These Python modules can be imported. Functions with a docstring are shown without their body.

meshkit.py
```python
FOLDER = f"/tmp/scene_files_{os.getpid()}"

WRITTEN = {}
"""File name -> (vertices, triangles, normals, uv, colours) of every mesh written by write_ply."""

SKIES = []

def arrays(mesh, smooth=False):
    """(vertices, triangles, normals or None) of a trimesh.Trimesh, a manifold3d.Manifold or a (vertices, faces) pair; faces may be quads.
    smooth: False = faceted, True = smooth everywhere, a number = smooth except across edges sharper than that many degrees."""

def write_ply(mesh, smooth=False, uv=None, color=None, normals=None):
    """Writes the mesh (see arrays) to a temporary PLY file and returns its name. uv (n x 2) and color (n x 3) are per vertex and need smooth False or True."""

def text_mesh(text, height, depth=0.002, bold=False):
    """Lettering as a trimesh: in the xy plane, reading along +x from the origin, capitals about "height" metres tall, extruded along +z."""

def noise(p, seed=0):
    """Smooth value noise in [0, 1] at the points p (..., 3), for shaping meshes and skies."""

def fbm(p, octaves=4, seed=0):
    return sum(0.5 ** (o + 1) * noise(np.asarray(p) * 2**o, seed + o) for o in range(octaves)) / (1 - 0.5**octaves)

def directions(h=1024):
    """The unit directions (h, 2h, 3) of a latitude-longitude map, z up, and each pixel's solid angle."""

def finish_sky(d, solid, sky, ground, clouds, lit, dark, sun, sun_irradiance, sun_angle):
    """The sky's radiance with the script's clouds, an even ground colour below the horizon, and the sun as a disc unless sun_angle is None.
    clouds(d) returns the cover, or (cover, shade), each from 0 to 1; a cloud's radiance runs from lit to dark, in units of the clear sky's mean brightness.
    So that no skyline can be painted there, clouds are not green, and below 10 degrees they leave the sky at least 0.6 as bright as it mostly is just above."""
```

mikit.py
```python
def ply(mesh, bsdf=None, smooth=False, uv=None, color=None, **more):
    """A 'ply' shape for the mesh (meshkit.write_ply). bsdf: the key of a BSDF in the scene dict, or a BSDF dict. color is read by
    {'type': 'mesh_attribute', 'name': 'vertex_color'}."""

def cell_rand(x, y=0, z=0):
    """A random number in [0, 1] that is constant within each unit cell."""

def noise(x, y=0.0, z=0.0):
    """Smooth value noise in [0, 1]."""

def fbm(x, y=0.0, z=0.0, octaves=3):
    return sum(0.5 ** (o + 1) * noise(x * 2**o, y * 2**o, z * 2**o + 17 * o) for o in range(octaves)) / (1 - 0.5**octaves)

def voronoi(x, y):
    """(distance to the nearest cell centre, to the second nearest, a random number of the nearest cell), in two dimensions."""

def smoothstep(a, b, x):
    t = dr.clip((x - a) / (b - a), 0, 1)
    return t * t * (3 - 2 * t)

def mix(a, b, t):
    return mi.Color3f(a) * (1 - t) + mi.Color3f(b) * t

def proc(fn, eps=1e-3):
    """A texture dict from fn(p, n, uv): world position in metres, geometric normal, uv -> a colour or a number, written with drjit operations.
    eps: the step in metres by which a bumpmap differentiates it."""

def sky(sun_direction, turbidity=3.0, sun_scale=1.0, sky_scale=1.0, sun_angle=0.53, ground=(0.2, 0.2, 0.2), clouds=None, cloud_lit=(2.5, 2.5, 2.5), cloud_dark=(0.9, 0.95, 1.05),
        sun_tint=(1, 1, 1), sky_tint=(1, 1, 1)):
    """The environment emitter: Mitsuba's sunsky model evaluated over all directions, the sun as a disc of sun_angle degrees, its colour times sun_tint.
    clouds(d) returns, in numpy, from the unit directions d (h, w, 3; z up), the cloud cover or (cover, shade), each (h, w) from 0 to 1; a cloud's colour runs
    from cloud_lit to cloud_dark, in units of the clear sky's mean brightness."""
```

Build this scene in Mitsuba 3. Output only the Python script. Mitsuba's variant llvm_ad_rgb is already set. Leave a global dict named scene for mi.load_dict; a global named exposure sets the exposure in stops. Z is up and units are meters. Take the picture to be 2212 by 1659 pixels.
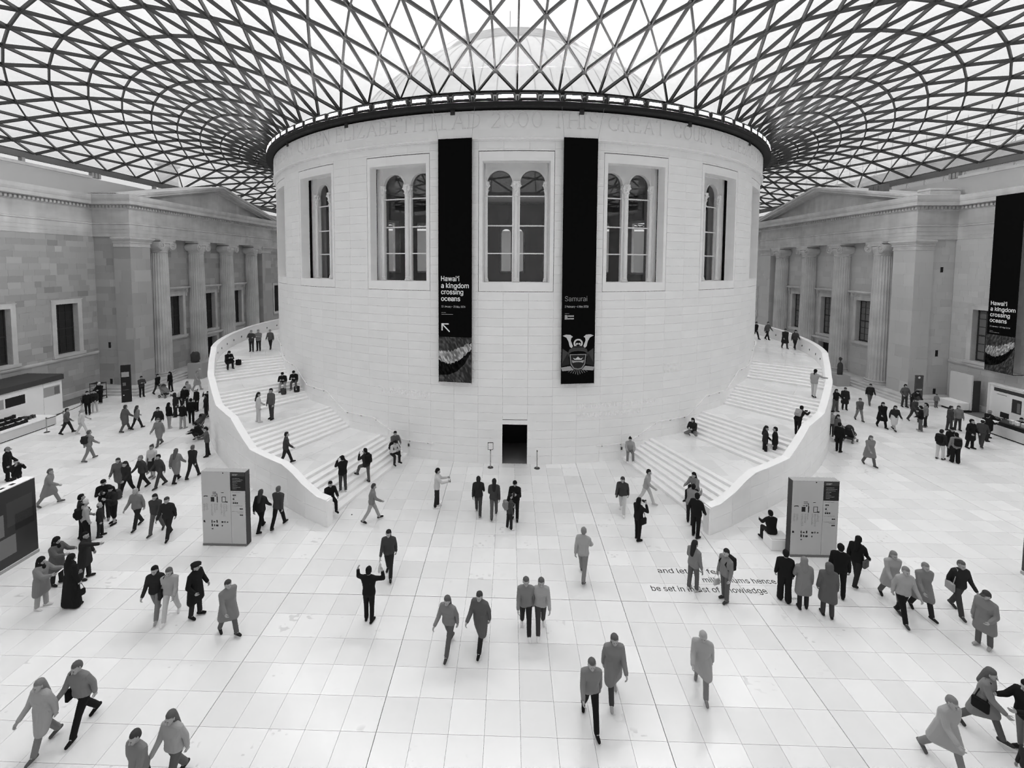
import math, random
import numpy as np, trimesh
import mitsuba as mi, drjit as dr
import manifold3d as m3
import shapely.geometry as sg, shapely.ops as so
import mikit, meshkit

# ---------------------------------------------------------------- camera, sky, exposure
W_, H_ = 2212.0, 1659.0
F_, CX, CY = 947.6, 1077.4, 625.5
YAW, PITCH, ROLL = -0.0254, 0.0572, -0.0050
EYE = np.array([-0.3226, -45.974, 11.171])
def cam_axes():
    cy, sy, cp, sp = math.cos(YAW), math.sin(YAW), math.cos(PITCH), math.sin(PITCH)
    f = np.array([sy*cp, cy*cp, -sp]); r = np.array([cy, -sy, 0.0]); d = np.cross(f, r)
    cr, sr = math.cos(ROLL), math.sin(ROLL)
    return cr*r + sr*d, -sr*r + cr*d, f
CR, CD, CF = cam_axes()
T = mi.ScalarTransform4f
M4 = np.eye(4); M4[:3, 0] = -CR; M4[:3, 1] = -CD; M4[:3, 2] = CF; M4[:3, 3] = EYE
scene, labels = {'type': 'scene'}, {}
scene['camera'] = {'type': 'perspective', 'fov': math.degrees(2*math.atan(W_/2/F_)), 'fov_axis': 'x', 'near_clip': 0.05, 'far_clip': 2000.0,
                   'principal_point_offset_x': -(CX-W_/2)/W_, 'principal_point_offset_y': -(CY-H_/2)/H_, 'to_world': T(M4)}
def overcast(d):
    el = np.clip(d[..., 2], 0, 1)
    return np.ones(el.shape), 1 - (1+2*el)/3          # the standard overcast sky: three times as bright overhead as at the horizon
scene['sky'] = mikit.sky([0.1, -0.2, 0.97], sun_scale=0.0, clouds=overcast, cloud_lit=(3.0, 3.0, 3.0), cloud_dark=(0.0, 0.0, 0.0), ground=(0.25, 0.25, 0.25))
exposure = 2.4
LAMP = 75.0
random.seed(5); RNG = np.random.default_rng(5)

# ---------------------------------------------------------------- materials
def g(v): return {'type': 'rgb', 'value': [v, v, v]}
def mat(name, v, rough=0.8, spec=0.3, metal=0.0, **kw):
    scene[name] = {'type': 'twosided', 'b': {'type': 'principled', 'base_color': g(v) if isinstance(v, (int, float)) else v, 'roughness': rough, 'specular': spec, 'metallic': metal, **kw}}
def diff(name, v):
    scene[name] = {'type': 'twosided', 'b': {'type': 'diffuse', 'reflectance': g(v) if isinstance(v, (int, float)) else v}}
VC = {'type': 'mesh_attribute', 'name': 'vertex_color'}
U = 0.8625
def floor_fn(p, n, uv):
    ix, iy = dr.floor(p.x/U), dr.floor((p.y+31.88)/U)
    r = mikit.cell_rand(ix, iy, 3); r2 = mikit.cell_rand(dr.floor(p.x/(3*U)), iy, 9)
    f = mikit.fbm(p.x*1.3, p.y*1.3, r*40.0, octaves=3)
    fl = mikit.smoothstep(0.70, 0.80, mikit.noise(p.x*9.0, p.y*13.0, r*90.0)) * mikit.smoothstep(0.62, 0.8, mikit.noise(p.x*2.1, p.y*2.1, r*30.0)) * mikit.smoothstep(0.55, 0.75, r)
    v = 0.69 + 0.09*r + 0.05*r2 + 0.06*(f-0.5) - 0.16*fl
    return mi.Color3f(v)
mat('m_floor', mikit.proc(floor_fn), 0.24, 0.45)
def drum_fn(p, n, uv):
    a = dr.atan2(p.x, -p.y)*(180.0/math.pi)
    ia, iz = dr.floor((a-1.8)/3.6), dr.floor(p.z/0.4835)
    r = mikit.cell_rand(ia, iz, 5)
    f = mikit.fbm(a*0.5, p.z*1.5, r*30.0, octaves=4)
    return mi.Color3f(0.90 + 0.03*r + 0.07*(f-0.5))
diff('m_drum', mikit.proc(drum_fn))
mat('m_step', 0.87, 0.35, 0.35)
diff('m_ashlar', VC)
def trim_fn(p, n, uv):
    f = mikit.fbm(p.x*0.5+7.0, p.y*0.5, p.z*0.9, octaves=4)
    s = mikit.fbm(p.x*2.2, p.y*2.2, p.z*0.35, octaves=3)
    return mi.Color3f(dr.clip(0.56 + 0.30*(f-0.5) + 0.20*(s-0.5), 0.12, 0.85))
diff('m_trim', mikit.proc(trim_fn))
diff('m_render', 0.5)
mat('m_steel', 0.035, 0.5, 0.4)
mat('m_beam', 0.13, 0.5, 0.4)
mat('m_black', 0.012, 0.6, 0.3)
mat('m_banner', 0.004, 0.9, 0.05)
mat('m_dark', 0.05, 0.6, 0.3)
mat('m_grey', 0.16, 0.6, 0.3)
mat('m_mid', 0.35, 0.6, 0.3)
mat('m_pale', 0.6, 0.5, 0.3)
mat('m_white', 0.82, 0.5, 0.3)
mat('m_ink', 0.02, 0.5, 0.2)
mat('m_inkgrey', 0.25, 0.6, 0.2)
mat('m_chrome', 0.6, 0.25, 0.5, 1.0)
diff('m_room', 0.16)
mat('m_frame', 0.85, 0.5, 0.4)
mat('m_sash', 0.03, 0.4, 0.4)
scene['m_glass'] = {'type': 'thindielectric', 'int_ior': 1.52}
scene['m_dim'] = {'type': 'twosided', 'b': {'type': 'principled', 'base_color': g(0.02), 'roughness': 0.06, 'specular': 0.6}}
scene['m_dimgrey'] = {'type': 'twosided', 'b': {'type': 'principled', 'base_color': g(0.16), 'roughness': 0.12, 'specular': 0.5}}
scene['m_roofglass'] = {'type': 'blendbsdf', 'weight': 0.2, 'a': {'type': 'thindielectric', 'int_ior': 1.5}, 'b': {'type': 'principledthin', 'base_color': g(0.9), 'roughness': 0.9, 'diff_trans': 1.7, 'spec_trans': 0.0, 'eta': 1.3}}
diff('m_dome', 0.72); diff('m_domepane', 0.30); diff('m_domewhite', 0.8)
diff('m_haze', 0.55)
TONES = [0.010, 0.022, 0.05, 0.10, 0.19, 0.33, 0.52, 0.75]
for i, v in enumerate(TONES): mat(f'm_cloth{i}', v, 0.85, 0.15)
mat('m_skin', 0.36, 0.6, 0.3); mat('m_skindark', 0.14, 0.6, 0.3)
mat('m_eye', 0.01, 0.3, 0.5)

# ---------------------------------------------------------------- helpers
taken = {}
def key(name, parent=None):
    k = f'{parent}__{name}' if parent else name
    n = taken.get(k, -1) + 1; taken[k] = n
    return k if n == 0 else f'{k}_{n:03d}'
def put(name, parent, shape):
    k = key(name, parent); scene[k] = shape; return k
def add(name, mesh, bsdf, parent=None, smooth=False, color=None, **kw):
    return put(name, parent, mikit.ply(mesh, bsdf, smooth, color=color, **kw))
def tag(k, label=None, cat=None, group=None, kind=None):
    d = labels.setdefault(k, {})
    for a, b in (('label', label), ('category', cat), ('group', group), ('kind', kind)):
        if b: d[a] = b
    return k
def thing(name, label, cat, group=None): return tag(key(name), label, cat, group)
def struct(name, label): return tag(key(name), label, None, None, 'structure')
BF = np.array([[0,2,1],[1,2,3],[4,5,6],[5,7,6],[0,1,4],[1,5,4],[2,6,3],[3,6,7],[0,4,2],[2,4,6],[1,3,5],[3,7,5]])
def box(lo, hi):
    x = (lo[0], hi[0]); y = (lo[1], hi[1]); z = (lo[2], hi[2])
    x, y, z = sorted(x), sorted(y), sorted(z)
    return np.array([[x[i & 1], y[i >> 1 & 1], z[i >> 2]] for i in range(8)], float), BF
def cat(parts):
    v, f, n = [], [], 0
    for a, b in parts:
        v.append(a); f.append(np.asarray(b) + n); n += len(a)
    return np.vstack(v), np.vstack(f)
def rbox(lo, hi, b=0.02):
    """a box with bevelled edges"""
    lo, hi = np.minimum(lo, hi).astype(float), np.maximum(lo, hi).astype(float); b = min(b, 0.45*(hi-lo).min())
    pts = []
    for i in range(8):
        s = np.array([i & 1, i >> 1 & 1, i >> 2]); c = np.where(s, hi, lo); d = np.where(s, -b, b)
        for k in range(3):
            q = c + d; q[k] = c[k]; pts.append(q)
    h = m3.Manifold.hull_points(np.array(pts)).to_mesh()
    return np.array(h.vert_properties[:, :3]), np.array(h.tri_verts)
def rot_z(a):
    c, s = math.cos(a), math.sin(a); return np.array([[c, -s, 0], [s, c, 0], [0, 0, 1.0]])
def pol(az, r, z): a = math.radians(az); return np.array([r*math.sin(a), -r*math.cos(a), z])
def cbox(r0, r1, a0, a1, z0, z1, n=2):
    """a block bent round the drum's axis; azimuth in degrees from south, positive to the east"""
    if np.isscalar(z0): z0 = (z0, z0)
    if np.isscalar(z1): z1 = (z1, z1)
    v = []
    for i in range(n+1):
        t = i/n; a = a0+(a1-a0)*t
        for r, z in ((r0, z0[0]+(z0[1]-z0[0])*t), (r1, z0[0]+(z0[1]-z0[0])*t), (r1, z1[0]+(z1[1]-z1[0])*t), (r0, z1[0]+(z1[1]-z1[0])*t)): v.append(pol(a, r, z))
    f = []
    for i in range(n):
        for k in range(4):
            a, b = 4*i+k, 4*i+(k+1) % 4
            f += [[a, b, b+4], [a, b+4, a+4]]
    f += [[0, 2, 1], [0, 3, 2], [4*n, 4*n+1, 4*n+2], [4*n, 4*n+2, 4*n+3]]
    f = np.array(f)
    return np.array(v), (f if a1 > a0 else f[:, ::-1])
def lathe(prof, n=32, a0=0, a1=2*math.pi, closed=True):
    prof = np.asarray(prof, float); k = len(prof); m = n if closed else n+1
    v = np.array([[r*math.cos(a0+(a1-a0)*i/n), r*math.sin(a0+(a1-a0)*i/n), z] for i in range(m) for r, z in prof])
    f = []
    for i in range(n):
        j = (i+1) % m
        for q in range(k-1):
            a, b, c, d = i*k+q, j*k+q, j*k+q+1, i*k+q+1
            f += [[a, b, c], [a, c, d]]
    return v, np.array(f)
def tube(pts, r, n=6, cap=True):
    p = np.asarray(pts, float); t = np.gradient(p, axis=0); t /= np.linalg.norm(t, axis=1, keepdims=True)+1e-12
    a = np.cross(t, np.where(np.abs(t[:, 2:]) < 0.9, [0, 0, 1.0], [1.0, 0, 0])); a /= np.linalg.norm(a, axis=1, keepdims=True); b = np.cross(t, a)
    an = np.arange(n)*2*math.pi/n
    v = (p[:, None]+r*(np.cos(an)[None, :, None]*a[:, None]+np.sin(an)[None, :, None]*b[:, None])).reshape(-1, 3)
    f = []
    for i in range(len(p)-1):
        for k in range(n):
            q = [i*n+k, i*n+(k+1) % n, (i+1)*n+(k+1) % n, (i+1)*n+k]; f += [[q[0], q[1], q[2]], [q[0], q[2], q[3]]]
    if cap:
        f += [[0, k+1, k] for k in range(1, n-1)] + [[(len(p)-1)*n, (len(p)-1)*n+k, (len(p)-1)*n+k+1] for k in range(1, n-1)]
    return v, np.array(f)
def beam(a, b, nrm, w, d):
    """a straight bar from a to b, w wide, d deep below the surface whose normal is nrm"""
    a, b, nrm = (np.asarray(q, float) for q in (a, b, nrm)); t = (b-a)/np.linalg.norm(b-a)
    s = np.cross(t, nrm); s /= np.linalg.norm(s); u = np.cross(s, t)
    v = np.array([q+s*(w/2)*i+u*j for q in (a, b) for j in (0, -d) for i in (-1, 1)])
    return v, BF
def disc(c, axis, r, h, n=20):
    axis = np.asarray(axis, float)/np.linalg.norm(axis); a = np.cross(axis, [0, 0, 1.0] if abs(axis[2]) < .9 else [1.0, 0, 0]); a /= np.linalg.norm(a); b = np.cross(axis, a)
    an = np.arange(n)*2*math.pi/n; ring = r*(np.cos(an)[:, None]*a+np.sin(an)[:, None]*b); c = np.asarray(c, float)
    v = np.vstack([c-axis*h/2+ring, c+axis*h/2+ring]); i = np.arange(n); j = (i+1) % n
    f = np.vstack([np.stack([i, j, j+n], 1), np.stack([i, j+n, i+n], 1), [[0, k+1, k] for k in range(1, n-1)], [[n, n+k, n+k+1] for k in range(1, n-1)]])
    return v, f
def poly(shape, depth):
    gs = [q for q in getattr(shape, 'geoms', [shape]) if q.geom_type == 'Polygon' and q.area > 1e-8]
    ms = [trimesh.creation.extrude_polygon(q, depth, engine='earcut') for q in gs]
    return cat([(np.array(q.vertices), np.array(q.faces)) for q in ms])
def frame3(vf, o, ex, ey, ez):
    v, f = vf; v = np.asarray(o)+v[:, :1]*np.asarray(ex)+v[:, 1:2]*np.asarray(ey)+v[:, 2:3]*np.asarray(ez)
    return v, (f if np.dot(np.cross(ex, ey), ez) > 0 else np.asarray(f)[:, ::-1])
TXT = {}
def text(s, h, width=None, depth=0.004, bold=False):
    k = (s, bold)
    if k not in TXT: q = meshkit.text_mesh(s, 1.0, 1.0, bold); TXT[k] = (np.array(q.vertices), np.array(q.faces))
    v, f = TXT[k]; v = v*[h, h, depth]
    if width: v = v*[width/(v[:, 0].max()-v[:, 0].min()), 1, 1]
    return v-[v[:, 0].min(), 0, 0], f
def const_col(vf, c): return np.repeat([[c, c, c]], len(vf[0]), 0)
def cdist(v): return np.linalg.norm(np.asarray(v).mean(0)-EYE)
def in_frame(c):
    q = np.asarray(c)-EYE; z = q@CF; u, w = CX+F_*(q@CR)/max(z, .1), CY+F_*(q@CD)/max(z, .1)
    return z > 1 and -40 < u < W_+40 and -40 < w < H_+40
def pieces(name, field, parent, blocks, bsdf, limit=300, cols=None, rank=None, field_label=None):
    """each block an entry of its own; those past the limit joined into one part"""
    order = sorted(range(len(blocks)), key=lambda i: (rank(blocks[i][0]) if rank else (0 if in_frame(blocks[i][0].mean(0)) else 1e4)+cdist(blocks[i][0])))
    for i in order[:limit]:
        add(name, blocks[i], bsdf, parent, color=None if cols is None else const_col(blocks[i], cols[i]))
    rest = order[limit:]
    if rest:
        k = add(field, cat([blocks[i] for i in rest]), bsdf, parent, color=None if cols is None else np.vstack([const_col(blocks[i], cols[i]) for i in rest]))
        tag(k, field_label, kind='stuff')

# ================================================================ FLOOR
fl = struct('floor', 'pale limestone slab paving of the court')
add('bedding', box((-36.3, -47.2, -0.3), (36.3, 51, -0.022)), 'm_grey', fl)
slabs = []
for i in range(-40, 40):
    for j in range(-18, 66):
        x0, y0 = i*U, -31.88+j*U
        if math.hypot(x0+U/2, y0+U/2) < 21.5 or y0 < -47: continue
        gx0 = 0.009 if i in (4, -4, 9, -9, 15, -15, 25, -25) else 0.0035; gx1 = 0.009 if i+1 in (4, -4, 9, -9, 15, -15, 25, -25) else 0.0035
        gy0 = 0.009 if j in (0, 30) else 0.0035; gy1 = 0.009 if j+1 in (0, 30) else 0.0035
        slabs.append(box((x0+gx0, y0+gy0, -0.02), (x0+U-gx1, y0+U-gy1, 0.0)))
pieces('paving_slab', 'paving', fl, slabs, 'm_floor', 300, field_label='limestone slabs further off')
tag(f'{fl}__paving_slab', 'pale limestone slab')
for s_, x, y, w, h in (('and let thy feet', 5.15, -30.48, 2.41, .245), ('millenniums hence', 6.60, -30.91, 2.55, .245), ('be set in midst of knowledge', 4.64, -31.38, 3.93, .245), ('Tennyson', 8.98, -31.62, .48, .09)):
    q = text(s_, h, w, 0.003); add('inscription_line', (q[0]+[x, y, 0.0005], q[1]), 'm_ink', fl)
for x, y in ((-6.9, -25.9), (-7.3, -27.2), (9.2, -27.2)): add('floor_stud', disc((x, y, 0.004), (0, 0, 1), 0.035, 0.01, 10), 'm_dark', fl)

# ================================================================ DRUM (rotunda wall)
dr_ = struct('wall_drum', 'round white limestone drum of the reading room in the middle of the court')
RH = 0.4835
WZ0, WZ1, OZ0, OZ1 = 9.67, 17.28, 10.18, 16.76
stones = []
for row in range(37):
    z0, z1 = row*RH, min((row+1)*RH, 17.80)
    for c in range(-19, 19):
        a0, a1 = 1.8+3.6*(c-.5)-1.8, 1.8+3.6*(c+.5)-1.8
        segs = [(a0, a1)]
        if z1 > WZ0+.05 and z0 < WZ1-.05:
            m = ((a0+a1)/2+9) % 18-9
            if abs(m) < 5.4: segs = []
            zz0, zz1 = z0, z1
        if z0 < 2.54 and abs((a0+a1)/2) < 3.1: segs = [(3.1, a1)] if a1 > 3.1 and a0 >= 0 else ([(a0, -3.1)] if a0 < -3.1 else [])
        if row == 5 and abs((a0+a1)/2) < 3.1:
            stones.append(cbox(21.9, 22.0, a0+.01, a1-.01, 2.56, z1-.005)); continue
        for b0, b1 in segs:
            if b1-b0 < .05: continue
            j = 0.009
            if z1 > WZ0 and z0 < WZ0 and abs(((b0+b1)/2+9) % 18-9) < 5.4: z1 = WZ0-.03
            zz = z0
            if abs(((b0+b1)/2+9) % 18-9) < 5.4 and z0 < WZ1 < z1: zz = WZ1+.03
            stones.append(cbox(21.93, 22.0, b0+j, b1-j, zz+.0035, z1-.0035))
    if row == 35:
        for k in range(-3, 4):
            for a in (-3.6, 0, 3.6): stones.append(cbox(21.93, 22.0, 18*k+a-1.79, 18*k+a+1.79, WZ1+.03, z1-.0035))
pieces('stone_block', 'stone_blocks', dr_, stones, 'm_drum', 300, field_label='limestone blocks of the drum further round')
tag(f'{dr_}__stone_block', 'smooth white limestone block')
def ringwall(r0, r1, ks, half, hz0, hz1, zt, nseg=3):
    out = []
    for k in ks:
        c = 18*k
        out.append(cbox(r0, r1, c+half, c+18-half, 0, zt, nseg))
        out.append(cbox(r0, r1, c-half, c+half, 0, hz0, nseg)); out.append(cbox(r0, r1, c-half, c+half, hz1, zt, nseg))
    return cat(out)
def ring_door(r0, r1, zt):
    out = []
    for k in range(20):
        c = 18*k
        out.append(cbox(r0, r1, c+5.3, c+12.7, 0, zt, 3)); out.append(cbox(r0, r1, c-5.3, c+5.3, OZ1+.2, zt, 3))
        if k == 0: out += [cbox(r0, r1, 2.6, 5.3, 0, OZ0-.2), cbox(r0, r1, -5.3, -2.6, 0, OZ0-.2), cbox(r0, r1, -2.6, 2.6, 2.5, OZ0-.2)]
        else: out.append(cbox(r0, r1, c-5.3, c+5.3, 0, OZ0-.2, 3))
    return cat(out)
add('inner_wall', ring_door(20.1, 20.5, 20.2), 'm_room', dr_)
bk = []
for k in range(-4, 4):
    c = 18*k; bk.append(cbox(21.45, 21.922, c+5.36, c+12.64, 0, 17.9, 4))
for k in range(-3, 4):
    c = 18*k
    if k: bk.append(cbox(21.45, 21.922, c-5.36, c+5.36, 0, WZ0-.02, 4))
    else: bk += [cbox(21.45, 21.922, -5.36, -3.08, 0, WZ0-.02), cbox(21.45, 21.922, 3.08, 5.36, 0, WZ0-.02), cbox(21.45, 21.922, -3.08, 3.08, 2.55, WZ0-.02)]
    bk.append(cbox(21.45, 21.922, c-5.36, c+5.36, WZ1+.02, 17.9, 4))
add('backing', cat(bk), 'm_mid', dr_)
add('rear_wall', ringwall(21.45, 22.0, range(4, 16), 5.3, OZ0, OZ1, 17.9, 4), 'm_drum', dr_)
add('rear_wall', cat([cbox(21.45, 22.0, -77.3-.1, -68.4, 0, 17.9, 4), cbox(21.45, 22.0, 68.4, 77.3, 0, 17.9, 4)]), 'm_drum', dr_) if False else None
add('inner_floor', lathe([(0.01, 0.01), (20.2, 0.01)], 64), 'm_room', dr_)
# cornice and frieze with the incised lettering
def strokes(ch):
    S, ser = [], .13
    def sv(x, top=True, bot=True):
        S.append([(x, 0), (x, 1)])
        if top: S.append([(x-ser, 1), (x+ser, 1)])
        if bot: S.append([(x-ser, 0), (x+ser, 0)])
    arc = lambda cx, cy, rx, ry, a, b, n=14: [(cx+rx*math.cos(math.radians(a+(b-a)*i/n)), cy+ry*math.sin(math.radians(a+(b-a)*i/n))) for i in range(n+1)]
    w = .7
    if ch == 'A': S += [[(0, 0), (.38, 1), (.76, 0)], [(.14, .36), (.62, .36)], [(-.1, 0), (.12, 0)], [(.62, 0), (.88, 0)]]; w = .76
    elif ch == 'B': sv(0); S += [arc(.2, .76, .26, .24, 90, -90), arc(.2, .26, .34, .26, 90, -90), [(0, 1), (.2, 1)], [(0, .52), (.2, .52)], [(0, 0), (.2, 0)]]; w = .55
    elif ch == 'C': S += [arc(.45, .5, .45, .5, 48, 312), [(.75, .72), (.78, .98)], [(.75, .28), (.78, .04)]]; w = .78
    elif ch == 'D': sv(0); S += [arc(.2, .5, .52, .5, 90, -90), [(0, 1), (.2, 1)], [(0, 0), (.2, 0)]]; w = .72
    elif ch == 'E': sv(0, 1, 1); S += [[(0, 1), (.48, 1), (.5, .82)], [(0, .52), (.4, .52)], [(0, 0), (.52, 0), (.56, .2)]]; w = .56
    elif ch == 'F': sv(0); S += [[(0, 1), (.5, 1)], [(0, .52), (.4, .52)]]; w = .5
    elif ch == 'G': S += [arc(.45, .5, .45, .5, 48, 300), [(.75, .72), (.78, .98)], [(.76, .08), (.76, .42)], [(.62, .42), (.88, .42)]]; w = .82
    elif ch == 'H': sv(0); sv(.64); S += [[(0, .52), (.64, .52)]]; w = .64
    elif ch == 'I': sv(0); w = .0
    elif ch == 'J': S += [[(0.1, 1), (.1, .1), (.0, -.12), (-.12, -.14)], [(-.05, 1), (.25, 1)]]; w = .15
    elif ch == 'L': sv(0); S += [[(0, 0), (.5, 0), (.54, .2)]]; w = .54
    elif ch == 'M': S += [[(0, 0), (.08, 1), (.44, .05), (.8, 1), (.88, 0)], [(-.12, 0), (.12, 0)], [(.76, 0), (1.0, 0)], [(-.04, 1), (.1, 1)], [(.78, 1), (.92, 1)]]; w = .88
    elif ch == 'N': S += [[(0, 0), (0, 1), (.68, 0), (.68, 1)], [(-.12, 0), (.12, 0)], [(.56, 1), (.8, 1)], [(-.12, 1), (.02, 1)]]; w = .68
    elif ch == 'O': S += [arc(.45, .5, .45, .5, 0, 360, 28)]; w = .9
    elif ch == '0': S += [arc(.36, .5, .36, .5, 0, 360, 26)]; w = .72
    elif ch == 'Q': S += [arc(.45, .5, .45, .5, 0, 360, 28), [(.5, .02), (.7, -.16), (.95, -.2)]]; w = .9
    elif ch == 'R': sv(0); S += [arc(.2, .75, .3, .25, 90, -90), [(0, 1), (.2, 1)], [(0, .5), (.2, .5)], [(.25, .5), (.6, 0), (.72, 0)]]; w = .66
    elif ch == 'S': S += [arc(.27, .75, .23, .25, 30, 270, 10)+arc(.27, .25, .26, .25, 90, -150, 10), [(.47, .82), (.49, .99)], [(.03, .18), (.01, .0)]]; w = .54
    elif ch == 'T': sv(.34, 0, 1); S += [[(-.02, .84), (0, 1), (.68, 1), (.7, .84)]]; w = .68
    elif ch == 'U': S += [[(0, 1), (0, .3)]+arc(.32, .3, .32, .3, 180, 360, 10)+[(.64, 1)], [(-.13, 1), (.13, 1)], [(.52, 1), (.76, 1)]]; w = .64
    elif ch == 'Y': S += [[(0, 1), (.34, .48), (.34, 0)], [(.34, .48), (.68, 1)], [(.22, 0), (.46, 0)], [(-.1, 1), (.1, 1)], [(.58, 1), (.78, 1)]]; w = .68
    elif ch == 'Z': S += [[(.04, .82), (.04, 1), (.62, 1), (0, 0), (.62, 0), (.66, .18)]]; w = .64
    elif ch == '2': S += [arc(.28, .72, .28, .28, 165, -20, 10)+[(0, 0), (.56, 0), (.6, .14)]]; w = .58
    return S, w
WORDS = [('MAJESTY', -55.6, -42.6), ('QUEEN', -40.6, -31.1), ('ELIZABETH', -29.25, -13.34), ('II', -12.0, -10.55), ('AD', -8.97, -5.16), ('2000', -3.41, 3.4), ('THIS', 4.95, 11.36), ('GREAT', 12.98, 22.03), ('COURT', 23.91, 32.6), ('CELEBRATING', 34.6, 54.5)]
RF = 22.14
lines, KK = [], math.radians(1)*RF
for wd, a0, a1 in WORDS:
    gl = [strokes(c) for c in wd]; gap = .33
    tot = sum(w for _, w in gl)+gap*(len(gl)-1); sx = (a1-a0)*KK/tot; x = a0*KK
    for S, w in gl:
        for l in S: lines.append(sg.LineString([(x+px*sx, 18.47+py*.78) for px, py in l]).buffer(.034, quad_segs=2, cap_style=2, join_style=2))
        x += (w+gap)*sx
ink = so.unary_union(lines).simplify(.003)
A_ = 66.0
fz0, fz1 = 17.92, 19.37
slab = m3.Manifold.cube([2*A_*KK, fz1-fz0, .2]).translate([-A_*KK, fz0, 0.0]).refine_to_length(.8)
conts = []
for q in ink.geoms:
    conts.append(np.array(q.exterior.coords)[:-1]); conts += [np.array(h.coords)[:-1] for h in q.interiors]
cut = m3.CrossSection(conts, m3.FillRule.EvenOdd).extrude(.2).translate([0, 0, .12])
mm = (slab-cut).to_mesh(); v = np.array(mm.vert_properties[:, :3]); f = np.array(mm.tri_verts)
an = v[:, 0]/RF; rr = RF-.2+v[:, 2]
v = np.stack([rr*np.sin(an), -rr*np.cos(an), v[:, 1]], 1)
k = add('frieze', (v, f), 'm_drum', dr_); tag(k, 'plain frieze band with large incised Roman lettering')
add('frieze', cbox(21.9, RF, A_, 360-A_, fz0, fz1, 90), 'm_drum', dr_)
add('cornice', cat([cbox(21.5, 22.05, 0, 360, 17.80, 17.86, 160), cbox(21.5, 22.20, 0, 360, 17.86, 17.93, 160)]), 'm_drum', dr_)
add('upper_wall', cbox(20.6, 21.85, 0, 360, 17.9, 20.3, 160), 'm_drum', dr_)
add('roof_ledge', lathe([(22.14, 19.372), (21.8, 19.375)], 160), 'm_drum', dr_)
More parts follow.
